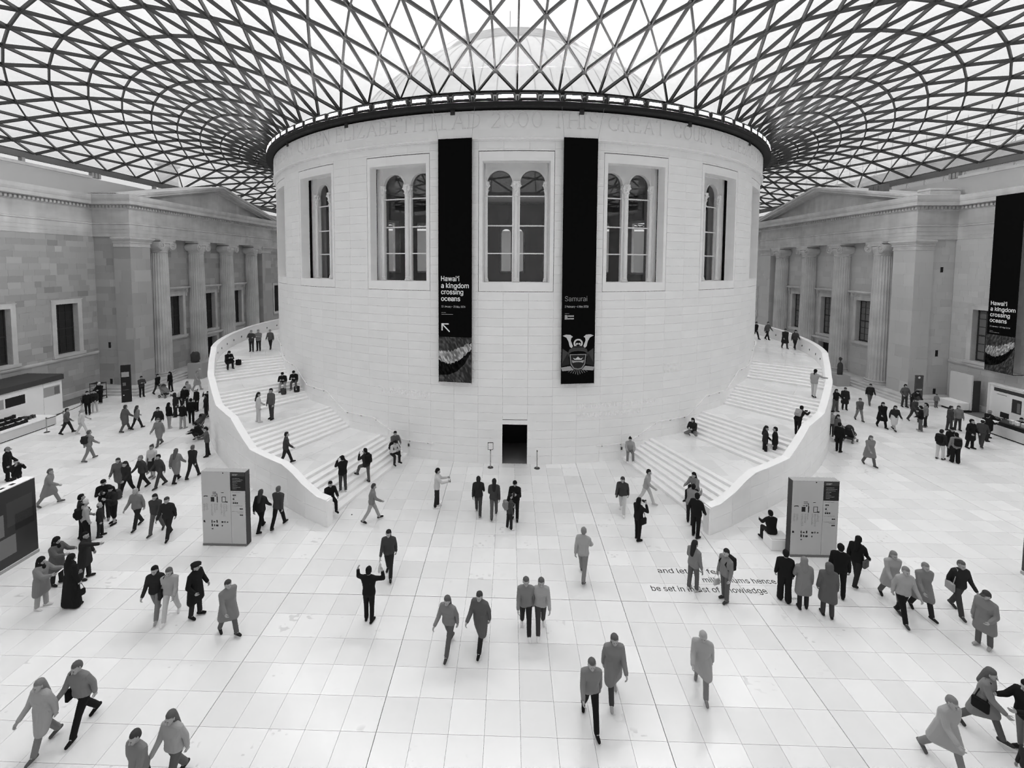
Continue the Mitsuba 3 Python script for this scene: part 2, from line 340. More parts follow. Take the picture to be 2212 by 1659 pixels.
for s_, a0, z, h, wdt in (('The Weston Family', -21.6, 3.62, .30, 3.28), ('The Millennium Commission', 9.1, 3.15, .27, 4.95), ('Heritage Lottery Fund', 9.1, 2.63, .27, 3.9), ('The Ford', 23.5, 5.18, .2, 1.0), ('The Vivien', 23.5, 4.82, .2, 1.2)):
    q = text(s_, h, wdt, .012); aa = math.radians(a0)+q[0][:, 0]/22.0
    add('carved_name', (np.stack([(22.0+q[0][:, 2])*np.sin(aa), -(22.0+q[0][:, 2])*np.cos(aa), z+q[0][:, 1]], 1), q[1]), 'm_drum', dr_)

# ---- drum windows
def wframe(c):
    a = math.radians(c); er = np.array([math.sin(a), -math.cos(a), 0]); et = np.array([math.cos(a), math.sin(a), 0])
    return er, et
wn = 0
WPOS = {-3: 'far left', -2: 'third left of the middle', -1: 'left of the left banner', 0: 'between the two banners', 1: 'right of the right banner', 2: 'third right of the middle', 3: 'far right'}
def light(cx, g_=0.0):
    return so.unary_union([sg.box(cx-.71+g_, 10.18+g_, cx+.71-g_, 15.8), sg.Point(cx, 15.8).buffer(.71-g_, quad_segs=10)])
cap_prof = [(.14, 15.02), (.19, 15.04), (.19, 15.1), (.15, 15.12), (.17, 15.3), (.24, 15.36), (.18, 15.4), (.22, 15.55), (.31, 15.62), (.26, 15.66), (.30, 15.78), (.30, 15.84)]
def leafy(vf, c):
    v, f = vf; d = v-[c[0], c[1], 0]; th = np.arctan2(d[:, 1], d[:, 0]); m = (v[:, 2] > 15.15) & (v[:, 2] < 15.75)
    s = np.where(m, 1+.28*np.cos(8*th+np.floor((v[:, 2]-15.1)/.22)*math.pi), 1); v = v.copy(); v[:, :2] = c[:2]+d[:, :2]*s[:, None]; return v, f
for kk in range(-3, 4):
    c = 18*kk; er, et = wframe(c); wn += 1
    w = struct(f'window_{wn}', f'tall arched twin window in the white drum, {WPOS[kk]}')
    S = [('jamb', cbox(21.43, 22.0, c-5.32, c-4.80, WZ0+.02, WZ1-.02)), ('jamb', cbox(21.43, 22.0, c+4.80, c+5.32, WZ0+.02, WZ1-.02)), ('lintel', cbox(21.43, 22.0, c-4.80, c+4.80, OZ1, WZ1-.02, 4)), ('sill', cbox(21.43, 22.0, c-4.80, c+4.80, WZ0+.02, OZ0, 4))]
    for n_, q in S: add(n_, q, 'm_drum', w)
    at = lambda vf, d: frame3(vf, er*(21.916-d), et, np.array([0, 0, 1.0]), er)      # local x along the wall, y up, z outward
    outer = sg.box(-1.95, 9.9, 1.95, 17.15).difference(sg.box(-1.72, 10.12, 1.72, 16.95))
    add('frame', at(poly(outer, .3), 1.13), 'm_frame', w)
    inner = sg.box(-1.72, 10.0, 1.72, 17.0).difference(so.unary_union([light(-.93), light(.93)]))
    add('arched_frame', at(poly(inner, .22), 1.35), 'm_frame', w)
    add('archivolt', at(cat([poly(sg.Point(x, 15.8).buffer(.80, quad_segs=12).difference(sg.Point(x, 15.8).buffer(.70, quad_segs=12)).intersection(sg.box(-9, 15.8, 9, 20)), .05) for x in (-.93, .93)]), 1.13), 'm_frame', w)
    for x, r in ((0, .135), (-1.70, .10), (1.70, .10)):
        ctr = er*(21.916-1.08)+et*x
        pr = [(r*1.5, 10.18), (r*1.5, 10.26), (r*1.2, 10.3), (r*1.3, 10.36), (r, 10.4), (r*.94, 15.02)]
        cl = add('column', (lathe(pr, 16)[0]+[ctr[0], ctr[1], 0], lathe(pr, 16)[1]), 'm_frame', w)
        q = lathe([(a*(.85 if x == 0 else .6), z) for a, z in cap_prof], 24); q = leafy((q[0]+[ctr[0], ctr[1], 0], q[1]), ctr)
        add('capital', q, 'm_frame', cl if cl.count('__') < 2 else w)
    zs = [10.2, 11.80, 13.38, 15.05]
    for x in (-.93, .93):
        for z in zs[1:]: add('transom', at(cat([box((x-.71, z-.035, -.03), (x+.71, z+.035, .03))]), 1.24), 'm_frame', w)
        for i in range(3): add('pane', at((np.array([[x-.71, zs[i], 0], [x+.71, zs[i], 0], [x+.71, zs[i+1], 0], [x-.71, zs[i+1], 0.0]]), np.array([[0, 1, 2], [0, 2, 3]])), 1.30), 'm_glass', w)
        q = np.array(light(x).intersection(sg.box(-9, 15.05, 9, 20)).exterior.coords)[:-1]; q = np.hstack([q, np.zeros((len(q), 1))])
        add('pane', at((q, np.array([[0, i, i+1] for i in range(1, len(q)-1)])), 1.30), 'm_glass', w)
# far windows of the reading room, seen through the near ones
for kk in (9, 10, 11):
    c = 18*kk; er, et = wframe(c); wn += 1
    w = struct(f'window_{wn}', f'arched twin window on the far side of the reading room, number {kk-8} from the right')
    inner = sg.box(-1.95, 9.9, 1.95, 17.0).difference(so.unary_union([light(-.93), light(.93)]))
    add('arched_frame', frame3(poly(inner, .25), er*(21.916-1.35), et, np.array([0, 0, 1.0]), er), 'm_frame', w)
# ---- door
d1 = struct('door_1', 'dark open doorway at the foot of the white drum')
add('surround', cat([cbox(21.4, 22.0, -3.04, -2.36, 0, 2.51), cbox(21.4, 22.0, 2.36, 3.04, 0, 2.51), cbox(21.4, 22.0, -2.36, 2.36, 2.27, 2.51, 3)]), 'm_drum', d1)
add('passage', cat([box((-.96, -21.6, 0), (-.93, -19.0, 2.4)), box((.93, -21.6, 0), (.96, -19.0, 2.4)), box((-.96, -21.6, 2.32), (.96, -19.0, 2.4)), box((-.96, -19.05, 0), (.96, -19.0, 2.4))]), 'm_black', d1)
add('threshold', box((-.92, -21.9, 0.002), (.92, -19.1, 0.012)), 'm_grey', d1)
for s in (-1, 1):
    l_ = add('door_leaf', cat([box((s*.86, -21.55, .02), (s*.90, -20.75, 2.24))]), 'm_dark', d1)
    add('handle', tube([(s*.82, -21.4, .8), (s*.78, -21.4, .85), (s*.78, -21.4, 1.4), (s*.82, -21.4, 1.45)], .015), 'm_mid', d1)

# ================================================================ STAIRCASES
ROUT = np.array([(15.9, 29.3), (19.4, 28.95), (20.7, 28.73), (28.2, 28.24), (35.1, 27.72), (45, 27.2), (55, 26.62), (65, 26.33), (75, 26.07), (85, 26.0), (95, 25.9), (125, 25.8)])
PTOP = np.array([(15.8, 1.2), (17, 1.2), (22, 1.95), (27.7, 1.95), (32.8, 2.95), (38.9, 2.95), (44, 3.95), (50.3, 3.95), (56, 5.05), (125, 5.05)])
rout = lambda a: float(np.interp(a, ROUT[:, 0], ROUT[:, 1])); ptop = lambda a: float(np.interp(a, PTOP[:, 0], PTOP[:, 1]))
TH = .32
FLT = [(16.5, 21.1), (27.8, 32.4), (39.1, 43.7), (50.4, 55.3)]
def ribbon(az, r0, r1, z0, z1):
    v, n = [], len(az)
    for a, p0, p1, q0, q1 in zip(az, r0, r1, z0, z1): v += [pol(a, p0, q0), pol(a, p1, q0), pol(a, p1, q1), pol(a, p0, q1)]
    f = []
    for i in range(n-1):
        for k in range(4):
            a, b = 4*i+k, 4*i+(k+1) % 4; f += [[a, b, b+4], [a, b+4, a+4]]
    f += [[0, 2, 1], [0, 3, 2], [4*n-4, 4*n-3, 4*n-2], [4*n-4, 4*n-2, 4*n-1]]
    f = np.array(f); return np.array(v), (f if az[-1] > az[0] else f[:, ::-1])
def rbl(s, azs, r0, r1, z0, z1):
    return ribbon([s*a for a in azs], [r0(a) for a in azs], [r1(a) for a in azs], [z0(a) for a in azs], [z1(a) for a in azs])
for s in (-1, 1):
    st = thing('staircase', f'broad white stone staircase curving round the {"left" if s < 0 else "right"} side of the drum', 'staircase')
    rin = lambda a: rout(a)-TH
    level, steps = 0.0, 0
    for fi, (a0, a1) in enumerate(FLT):
        da = (a1-a0)/6
        for q in range(7):
            z = fi+(q+1)/7; a = a0+q*da; e = a+da if q < 6 else a+.5
            tread = ribbon([s*x for x in (a-.06, (a+e)/2, e+.02)], [22.0]*3, [rin(x)-.005 for x in (a, (a+e)/2, e)], [z-.05]*3, [z]*3)
            riser = ribbon([s*x for x in (a, (a+e)/2, e+.3)], [22.0]*3, [rin(x)-.005 for x in (a, (a+e)/2, e)], [z-.1429]*3, [z-.05]*3)
            add('step', cat([tread, riser]), 'm_step', st)
        b0 = a1+.52; b1 = FLT[fi+1][0]+.05 if fi < 3 else 125
        nb = 2 if fi < 3 else 18; z = fi+1.0
        for i in range(nb):
            c0, c1 = b0+(b1-b0)*i/nb, b0+(b1-b0)*(i+1)/nb
            nr = 3 if fi < 3 else 4
            for j in range(nr):
                t0, t1 = j/nr, (j+1)/nr; gp = .004
                R0 = lambda a: 22.0+(rin(a)-.005-22.0)*t0+gp; R1 = lambda a: 22.0+(rin(a)-.005-22.0)*t1-gp
                add('landing_slab', rbl(s, [c0+.012, (c0+c1)/2, c1-.012], R0, R1, lambda a: z-.06, lambda a: z), 'm_floor', st)
        add('landing_bed', rbl(s, list(np.linspace(b0, b1, 3 if fi < 3 else 30)), lambda a: 22.0, rin, lambda a: z-.4, lambda a: z-.015), 'm_mid', st)
    azs = sorted(set(list(np.arange(16.0, 125, 1.5))+[x for x in PTOP[:, 0] if 16 < x < 125]+[15.9, 125.0]))
    pr = add('parapet', rbl(s, azs, rin, lambda a: rout(a)-.02, lambda a: 0.0, lambda a: ptop(a)-.05), 'm_step', st)
    tag(pr, 'solid white parapet that winds up with the stairs')
    cp = add('coping', rbl(s, azs, lambda a: rout(a)-TH-.02, lambda a: rout(a)+.02, lambda a: ptop(a)-.05, ptop), 'm_step', pr)
    for i, a in enumerate(np.arange(15.9, 70, 2.7)):
        c = a+2.7
        for rw in range(4):
            z0 = rw*.66; zt = lambda x: min(z0+.655, ptop(x)-.055); 
            xs = [a+.008, (a+c)/2, c-.008]
            if ptop(a)-.055-z0 < .08: continue
            if rw == 3: zt = lambda x: ptop(x)-.055
            if rw < 3 and z0+.655 > min(ptop(a), ptop(c))-.3: zt = lambda x: ptop(x)-.055
            add('facing_stone', rbl(s, xs, lambda x: rout(x)-.02, rout, lambda x: z0+.004, zt), 'm_drum', pr)
            if zt(a) > ptop(a)-.1: break
    for a in np.arange(58, 100, 4.2):
        q = pol(s*a, rout(a)-TH-.01, 4.45); er, _ = wframe(s*a); add('wall_light', disc(q, er, .075, .03, 10), 'm_dark', pr)
    add('end_face', ribbon([s*15.78, s*15.9], [29.3-TH-.02]*2, [29.3]*2, [0, 0], [1.15, 1.15]), 'm_step', pr)
    hp = [(12.0, .97), (17.0, .98), (22.4, 2.0), (28.4, 2.0), (33.0, 3.0), (39.2, 3.0), (44.1, 4.0), (50.6, 4.0), (55.6, 5.0), (64, 5.0), (80, 5.0)]
    ps = []
    for (a, z), (b, y) in zip(hp, hp[1:]):
        n = max(2, int((b-a)/1.2)); ps += [pol(s*(a+(b-a)*i/n), 22.10, z+(y-z)*i/n) for i in range(n)]
    hr = add('handrail', tube(ps, .026, 8), 'm_frame', st, smooth=True)
    for a in np.arange(13, 80, 3.0):
        z = float(np.interp(a, [p_[0] for p_ in hp], [p_[1] for p_ in hp])); add('bracket', tube([pol(s*a, 22.0, z-.09), pol(s*a, 22.08, z-.07), pol(s*a, 22.1, z-.02)], .014, 5), 'm_dark', hr)
    q = pol(s*16.2, 22.02, .66); er, et = wframe(s*16.2); add('wall_socket', frame3(rbox((-.05, -.08, 0), (.05, .08, .04), .01), q, et, np.array([0, 0, 1.]), er), 'm_dark', dr_)

# ================================================================ ROOF
RP = np.array([-0.0419, 0.7617, -0.9217, 0.2865, 1.8009, -0.6666, -1.7327, -0.117, -0.4731, -0.897, 1.2511, -0.9, 2.5356, 0.4265, -1.5698, -1.8797, -0.0352, -0.6789, 0.6068, 0.761, -0.9004, 1.4454, -4.1403, -2.0367, 4.8345, -0.1597, 0.096])
RR = 21.5
def ends(b, north):
    th = math.radians(3*b); ys = 1 if north else -1
    ring = np.array([-RR*math.sin(th), ys*RR*math.cos(th)])
    if b >= 14: e = np.array([-36.6, 2.2+ys*3.036*(30-b)])
    else: e = np.array([-36.6*b/14, 50.78 if north else -46.376])
    return ring, e
def rpoint(b, rho, north):
    rm = 24-b/2 if b >= 14 else 10+b/2
    u = rho/rm; be = b/30; s = u*(1-u); gg = math.exp(-((be*30-14)/5)**2)
    Fv = np.array([1, u, u*u, be, u*be, be*be, u*be*be, gg, gg*u])
    uu = u+s*(Fv@RP[:9]); bb = b+10*s*math.sin(math.pi*be)*(Fv@RP[9:18])
    r, e = ends(b, north); r2, e2 = ends(bb, north)
    xy = r2+uu*(e2-r2); z = 20.57*(1-u)+19.45*u+s*np.linalg.norm(e-r)*(Fv@RP[18:27])
    return np.array([xy[0], xy[1], z])
NODE = {}
def quad(B):
    B %= 120
    if B <= 30: return B, False, 1
    if B <= 60: return 60-B, True, 1
    if B <= 90: return B-60, True, -1
    return 120-B, False, -1
for B in range(120):
    b, north, mx = quad(B); rm = 24-b/2 if b >= 14 else 10+b/2
    r = 0.0 if b % 2 == 0 else 0.5
    while r <= rm+1e-6:
        p_ = rpoint(b, r, north); p_[0] *= mx; NODE[(B, int(round(2*r)))] = p_; r += 1
tri = set()
for (B, q) in NODE:
    for d in (-1, 1):
        t = [(B, q), (B, q+2), ((B+d) % 120, q+1)]
        if all(x in NODE for x in t): tri.add(tuple(t) if d > 0 else (t[0], t[2], t[1]))
for B in range(0, 120, 2): tri.add(((B, 0), ((B+1) % 120, 1), ((B+2) % 120, 0)))
NRM = {k: np.zeros(3) for k in NODE}
for t in tri:
    a, b, c = (NODE[x] for x in t); n = np.cross(b-a, c-a); n *= np.sign(n[2]) if n[2] else 1
    for x in t: NRM[x] += n
for k in NRM: NRM[k] /= np.linalg.norm(NRM[k])+1e-9
edges = set()
for t in tri:
    for i in range(3):
        e = tuple(sorted((t[i], t[(i+1) % 3]))); edges.add(e)
edges = [e for e in sorted(edges) if not (e[0][1] == 0 and e[1][1] == 0)]
ce = struct('ceiling', 'glass roof over the court on a curving triangular lattice of dark steel')
bars = [beam(NODE[a], NODE[b], NRM[a]+NRM[b], .085, .19) for a, b in edges]
pieces('lattice_bar', 'lattice_bars', ce, bars, 'm_steel', 300, field_label='steel bars of the lattice further off')
tag(f'{ce}__lattice_bar', 'dark steel bar')
hubs = [disc(NODE[k]-NRM[k]*.1, NRM[k], .125, .21, 8) for k in sorted(NODE)]
pieces('lattice_node', 'lattice_nodes', ce, hubs, 'm_steel', 200, field_label='steel nodes of the lattice further off')
panes = []
for t in sorted(tri):
    P = [NODE[x]+NRM[x]*.06 for x in t]; c = sum(P)/3; P = [c+(x-c)*.985 for x in P]
    if np.cross(P[1]-P[0], P[2]-P[0])[2] < 0: P = [P[0], P[2], P[1]]
    panes.append((np.array(P), np.array([[0, 1, 2]])))
pieces('glass_pane', 'glass_panes', ce, panes, 'm_roofglass', 300, field_label='triangular glass panes further off')
tag(f'{ce}__glass_pane', 'triangular glass pane')
per = [(-36.6, -46.376), (36.6, -46.376), (36.6, 50.78), (-36.6, 50.78)]
for (x0, y0), (x1, y1) in zip(per, per[1:]+per[:1]):
    add('edge_beam', box((min(x0, x1)-.17, min(y0, y1)-.17, 18.93), (max(x0, x1)+.17, max(y0, y1)+.17, 19.33)), 'm_beam', ce)
for s in (-1, 1):
    for y in list(np.arange(-44.2, 50, 6.07))+[-8.4, -8.1]: add('bearing_post', box((s*36.45, y-.11, 18.5), (s*36.75, y+.11, 18.95)), 'm_mid', ce)
add('ring_beam', lathe([(21.6, 19.48), (22.62, 19.44), (22.66, 19.47), (22.66, 19.66), (22.62, 19.70), (21.4, 19.72), (21.3, 20.45), (21.4, 20.62), (21.6, 20.62), (21.62, 19.75), (21.6, 19.48)], 160), 'm_black', ce)
for a in range(-63, 64, 18): 
    er, et = wframe(a); add('ring_bracket', frame3(box((-.12, 19.2, 0), (.12, 19.5, .35)), er*21.85, et, np.array([0, 0, 1.]), er), 'm_dark', ce)
for i, a in enumerate(np.arange(-61.5, 62, 3.0)):
    er, et = wframe(a); o = er*22.42
    side = 'in the middle of the row' if abs(a) < 2 else (f'{"left" if a < 0 else "right"} of the middle of the row')
    l_ = thing('ring_lamp', 'wide lit floodlight in a dark trapezoid housing on the rim of the drum', 'floodlight', 'floodlights round the rim of the drum')
    hs = m3.Manifold.hull_points(np.array([(x*w, z, d) for x in (-1, 1) for w, z, d in ((.50, 19.76, .18), (.50, 20.06, .18), (.50, 19.76, -.1), (.44, 20.14, -.1), (.44, 20.14, .12))])).to_mesh()
    add('housing', frame3((np.array(hs.vert_properties[:, :3]), np.array(hs.tri_verts)), o, et, np.array([0, 0, 1.]), er), 'm_dark', l_)
    lens = frame3((np.array([[-.40, 19.84, .187], [.40, 19.84, .187], [.38, 20.01, .187], [-.38, 20.01, .187]]), np.array([[0, 1, 2], [0, 2, 3]])), o, et, np.array([0, 0, 1.]), er)
    add('lens', lens, 'm_white', l_, emitter={'type': 'area', 'radiance': g(LAMP*(.8+.4*RNG.random()))})
    for x in (-.46, .46): add('end_plate', frame3(box((x-.03, 19.74, .16), (x+.03, 20.06, .2)), o, et, np.array([0, 0, 1.]), er), 'm_grey', l_)
    add('foot', frame3(cat([box((-.62, 19.69, -.05), (-.54, 19.95, .16))]), o, et, np.array([0, 0, 1.]), er), 'm_dark', l_)

# ---- dome of the reading room above the glass
dm = thing('dome', 'pale ribbed dome with a round lantern seen through the glass roof', 'dome')
zc, rs = 13.25, 18.85
pf = [(21.2, 20.3), (18.6, 20.3), (18.0, 20.4)]+[(rs*math.cos(t), zc+rs*math.sin(t)) for t in np.linspace(math.asin((20.6-zc)/rs), math.acos(8.3/rs), 14)]
add('shell', lathe(pf, 80), 'm_dome', dm, smooth=True)
ribs = []
for a in np.arange(-90, 90, 4.5):
    ts = np.linspace(math.asin((20.6-zc)/rs), math.acos(8.3/rs), 10)
    ribs.append(tube([pol(a, (rs+.01)*math.cos(t), zc+(rs+.01)*math.sin(t)) for t in ts], .035, 4))
for r_ in ribs: add('roof_seam', r_, 'm_mid', dm)
ln = add('lantern', lathe([(8.5, 29.95), (7.4, 30.0), (6.7, 30.0), (6.7, 31.02), (6.95, 31.05), (7.0, 31.25), (7.1, 31.45), (7.1, 31.55), (6.6, 31.7), (.05, 33.2)], 40), 'm_dome', dm)
for i in range(-5, 6):
    c = 18*i
    for j in (-1, 0, 1): add('pane', cbox(6.71, 6.73, c+j*4.6-2.0, c+j*4.6+2.0, 30.12, 30.8), 'm_domepane', ln)
    add('pilaster', cbox(6.7, 6.85, c+8.2, c+9.8, 30.0, 31.02), 'm_domewhite', ln)
add('mast', tube([(-.45, -5, 31.9), (-.45, -5, 34.0)], .04), 'm_mid', dm)
add('gangway_rail', cat([tube([pol(a, 8.2, z) for a in np.arange(-100, 101, 10)], .02, 4) for z in (30.5, 30.9)]), 'm_mid', dm)

# ================================================================ OUTER WALLS AND PORTICOES
def rects_minus(u0, u1, v0, v1, holes):
    rs_ = [(u0, u1, v0, v1)]
    for a, b, c, d in holes:
        nx = []
        for p0, p1, q0, q1 in rs_:
            if a >= p1 or b <= p0 or c >= q1 or d <= q0: nx.append((p0, p1, q0, q1)); continue
            if a > p0: nx.append((p0, a, q0, q1))
            if b < p1: nx.append((b, p1, q0, q1))
            m0, m1 = max(a, p0), min(b, p1)
            if c > q0: nx.append((m0, m1, q0, c))
            if d < q1: nx.append((m0, m1, d, q1))
        rs_ = nx
    return [r_ for r_ in rs_ if r_[1]-r_[0] > .06 and r_[3]-r_[2] > .05]
def courses(to3, u0, u1, v0, v1, holes, rh, wmin, wmax, tone, rng):
    """ashlar facing blocks over a rectangle: irregular widths, 5 mm joints; to3(lo, hi) makes the block"""
    out, col = [], []
    n = max(1, round((v1-v0)/rh)); rh = (v1-v0)/n
    for i in range(n):
        u = u0-rng.random()*wmax*.6
        while u < u1:
            w_ = wmin+(wmax-wmin)*rng.random(); a, b = max(u, u0), min(u+w_, u1)
            if u1-b < wmin*.5: b = u1; w_ = b-u+.01
            t = tone(rng)
            if b-a > .08:
                for r_ in rects_minus(a, b, v0+i*rh, v0+(i+1)*rh, holes):
                    pr = .003*rng.random()
                    out.append(to3(r_[0]+.003, r_[1]-.003, r_[2]+.003, r_[3]-.003, pr)); col.append(t)
            u += w_
    return out, col
def offset_path(path, p):
    """path in plan (X, y), walls' outer side to the left; returns the mitred path p further out"""
    P = np.asarray(path, float); n = len(P); d = np.diff(P, axis=0); d /= np.linalg.norm(d, axis=1, keepdims=True); nn = np.stack([-d[:, 1], d[:, 0]], 1)
    out = []
    for i in range(n):
        if i == 0: out.append(P[0]+nn[0]*p)
        elif i == n-1: out.append(P[-1]+nn[-1]*p)
        else: out.append(P[i]+(nn[i-1]+nn[i])*p/(1+nn[i-1]@nn[i]))
    return np.array(out)
def run(path, prof, s, i0, i1):
    """profile (p, z) swept along path vertices i0..i1, mitred"""
    rows = [offset_path(path, p)[i0:i1+1] for p, z in prof]; m = i1-i0+1; k = len(prof)
    v = np.array([[s*rows[j][i][0], rows[j][i][1], prof[j][1]] for i in range(m) for j in range(k)])
    f = []
    for i in range(m-1):
        for j in range(k-1):
            a, b, c, d = i*k+j, (i+1)*k+j, (i+1)*k+j+1, i*k+j+1; f += [[a, b, c], [a, c, d]]
    return v, np.array(f)
XW, XP, XB, YS, YN, YM = 36.35, 33.07, 34.05, -8.85, 13.41, 2.28
PATH = [(XW, -47.0), (XW, YS), (XP, YS), (XP, YN), (XW, YN), (XW, 50.9)]
ENT = [(.0, 13.39), (.04, 13.39), (.04, 13.72), (.07, 13.72), (.07, 14.03), (.10, 14.03), (.10, 14.42), (.19, 14.46), (.19, 14.56), (.04, 14.60), (.04, 15.70), (.12, 15.78), (.15, 15.80), (.15, 16.05), (.9, 16.08), (.9, 16.36), (.95, 16.40), (1.02, 16.55), (1.05, 16.80), (1.05, 16.84), (0, 16.92)]
CAPM = [(0, 12.52), (.05, 12.54), (.05, 12.60), (.02, 12.62), (.02, 12.84), (.10, 12.88), (.12, 12.98), (.06, 13.0), (.16, 13.12), (.26, 13.20), (.28, 13.24), (.28, 13.34), (.06, 13.39)]
winno = [100]
def wall_window(s, X, yc, z0, z1, hood, label, hw=.88, sill=True):
    """a tall sash window in a wall whose face is the plane at distance X"""
    winno[0] += 1; w = struct(f'window_{winno[0]}', label)
    B = lambda x0, x1, y0, y1, c0, c1: box((s*x0, y0, c0), (s*x1, y1, c1))
    add('surround', cat([B(X-.07, X+.45, yc-hw-.34, yc-hw, z0, z1+.3), B(X-.07, X+.45, yc+hw, yc+hw+.34, z0, z1+.3), B(X-.07, X+.45, yc-hw, yc+hw, z1, z1+.3), B(X-.10, X-.02, yc-hw-.40, yc+hw+.40, z1+.3, z1+.37)]), 'm_trim', w)
    add('sill', cat([B(X-.2, X+.45, yc-hw-.42, yc+hw+.42, z0-.22, z0), B(X-.12, X, yc-hw-.36, yc+hw+.36, z0-.34, z0-.22)]), 'm_trim', w)
    if hood:
        add('hood', cat([B(X-.40, X, yc-hw-.72, yc+hw+.72, z1+.78, z1+.92), B(X-.28, X, yc-hw-.62, yc+hw+.62, z1+.66, z1+.78), B(X-.05, X, yc-hw-.5, yc+hw+.5, z1+.34, z1+.66)]), 'm_trim', w)
        for t in (-1, 1): add('console', cat([B(X-.24, X, yc+t*(hw+.46)-.1, yc+t*(hw+.46)+.1, z1+.3, z1+.66), B(X-.14, X, yc+t*(hw+.46)-.09, yc+t*(hw+.46)+.09, z1-.05, z1+.3)]), 'm_trim', w)
    D = X+.40
    fr = [B(D-.03, D+.05, yc-hw, yc-hw+.09, z0, z1), B(D-.03, D+.05, yc+hw-.09, yc+hw, z0, z1), B(D-.03, D+.05, yc-hw, yc+hw, z1-.1, z1), B(D-.03, D+.05, yc-hw, yc+hw, z0, z0+.14), B(D-.04, D+.05, yc-hw, yc+hw, (z0+z1)/2-.05, (z0+z1)/2+.05)]
    sa = add('sash', cat(fr), 'm_sash', w)
    ys = np.linspace(yc-hw+.09, yc+hw-.09, 4); zs = list(np.linspace(z0+.14, (z0+z1)/2-.05, 4))+list(np.linspace((z0+z1)/2+.05, z1-.1, 4))
    for y in ys[1:-1]: add('glazing_bar', B(D-.02, D+.03, y-.018, y+.018, z0+.14, z1-.1), 'm_sash', sa)
    for z in zs[1:3]+zs[5:7]: add('glazing_bar', B(D-.02, D+.03, yc-hw+.09, yc+hw-.09, z-.018, z+.018), 'm_sash', sa)
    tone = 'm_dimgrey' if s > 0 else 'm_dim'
    for i in range(3):
        for a, b in list(zip(zs[:4], zs[1:4]))+list(zip(zs[4:], zs[5:])):
            q = np.array([[s*(D+.015), ys[i], a], [s*(D+.015), ys[i+1], a], [s*(D+.015), ys[i+1], b], [s*(D+.015), ys[i], b]]); add('pane', (q, np.array([[0, 1, 2], [0, 2, 3]]) if s < 0 else np.array([[0, 2, 1], [0, 3, 2]])), tone, w)
def plane_x(s, X):  # facing blocks on the plane at distance X, u = y, v = z
    return lambda a, b, c, d, pr: box((s*(X-pr), a, c), (s*(X+.03), b, d))
def plane_y(s, Y, dirn):
    return lambda a, b, c, d, pr: box((s*a, Y+dirn*pr, c), (s*b, Y-dirn*.03, d))
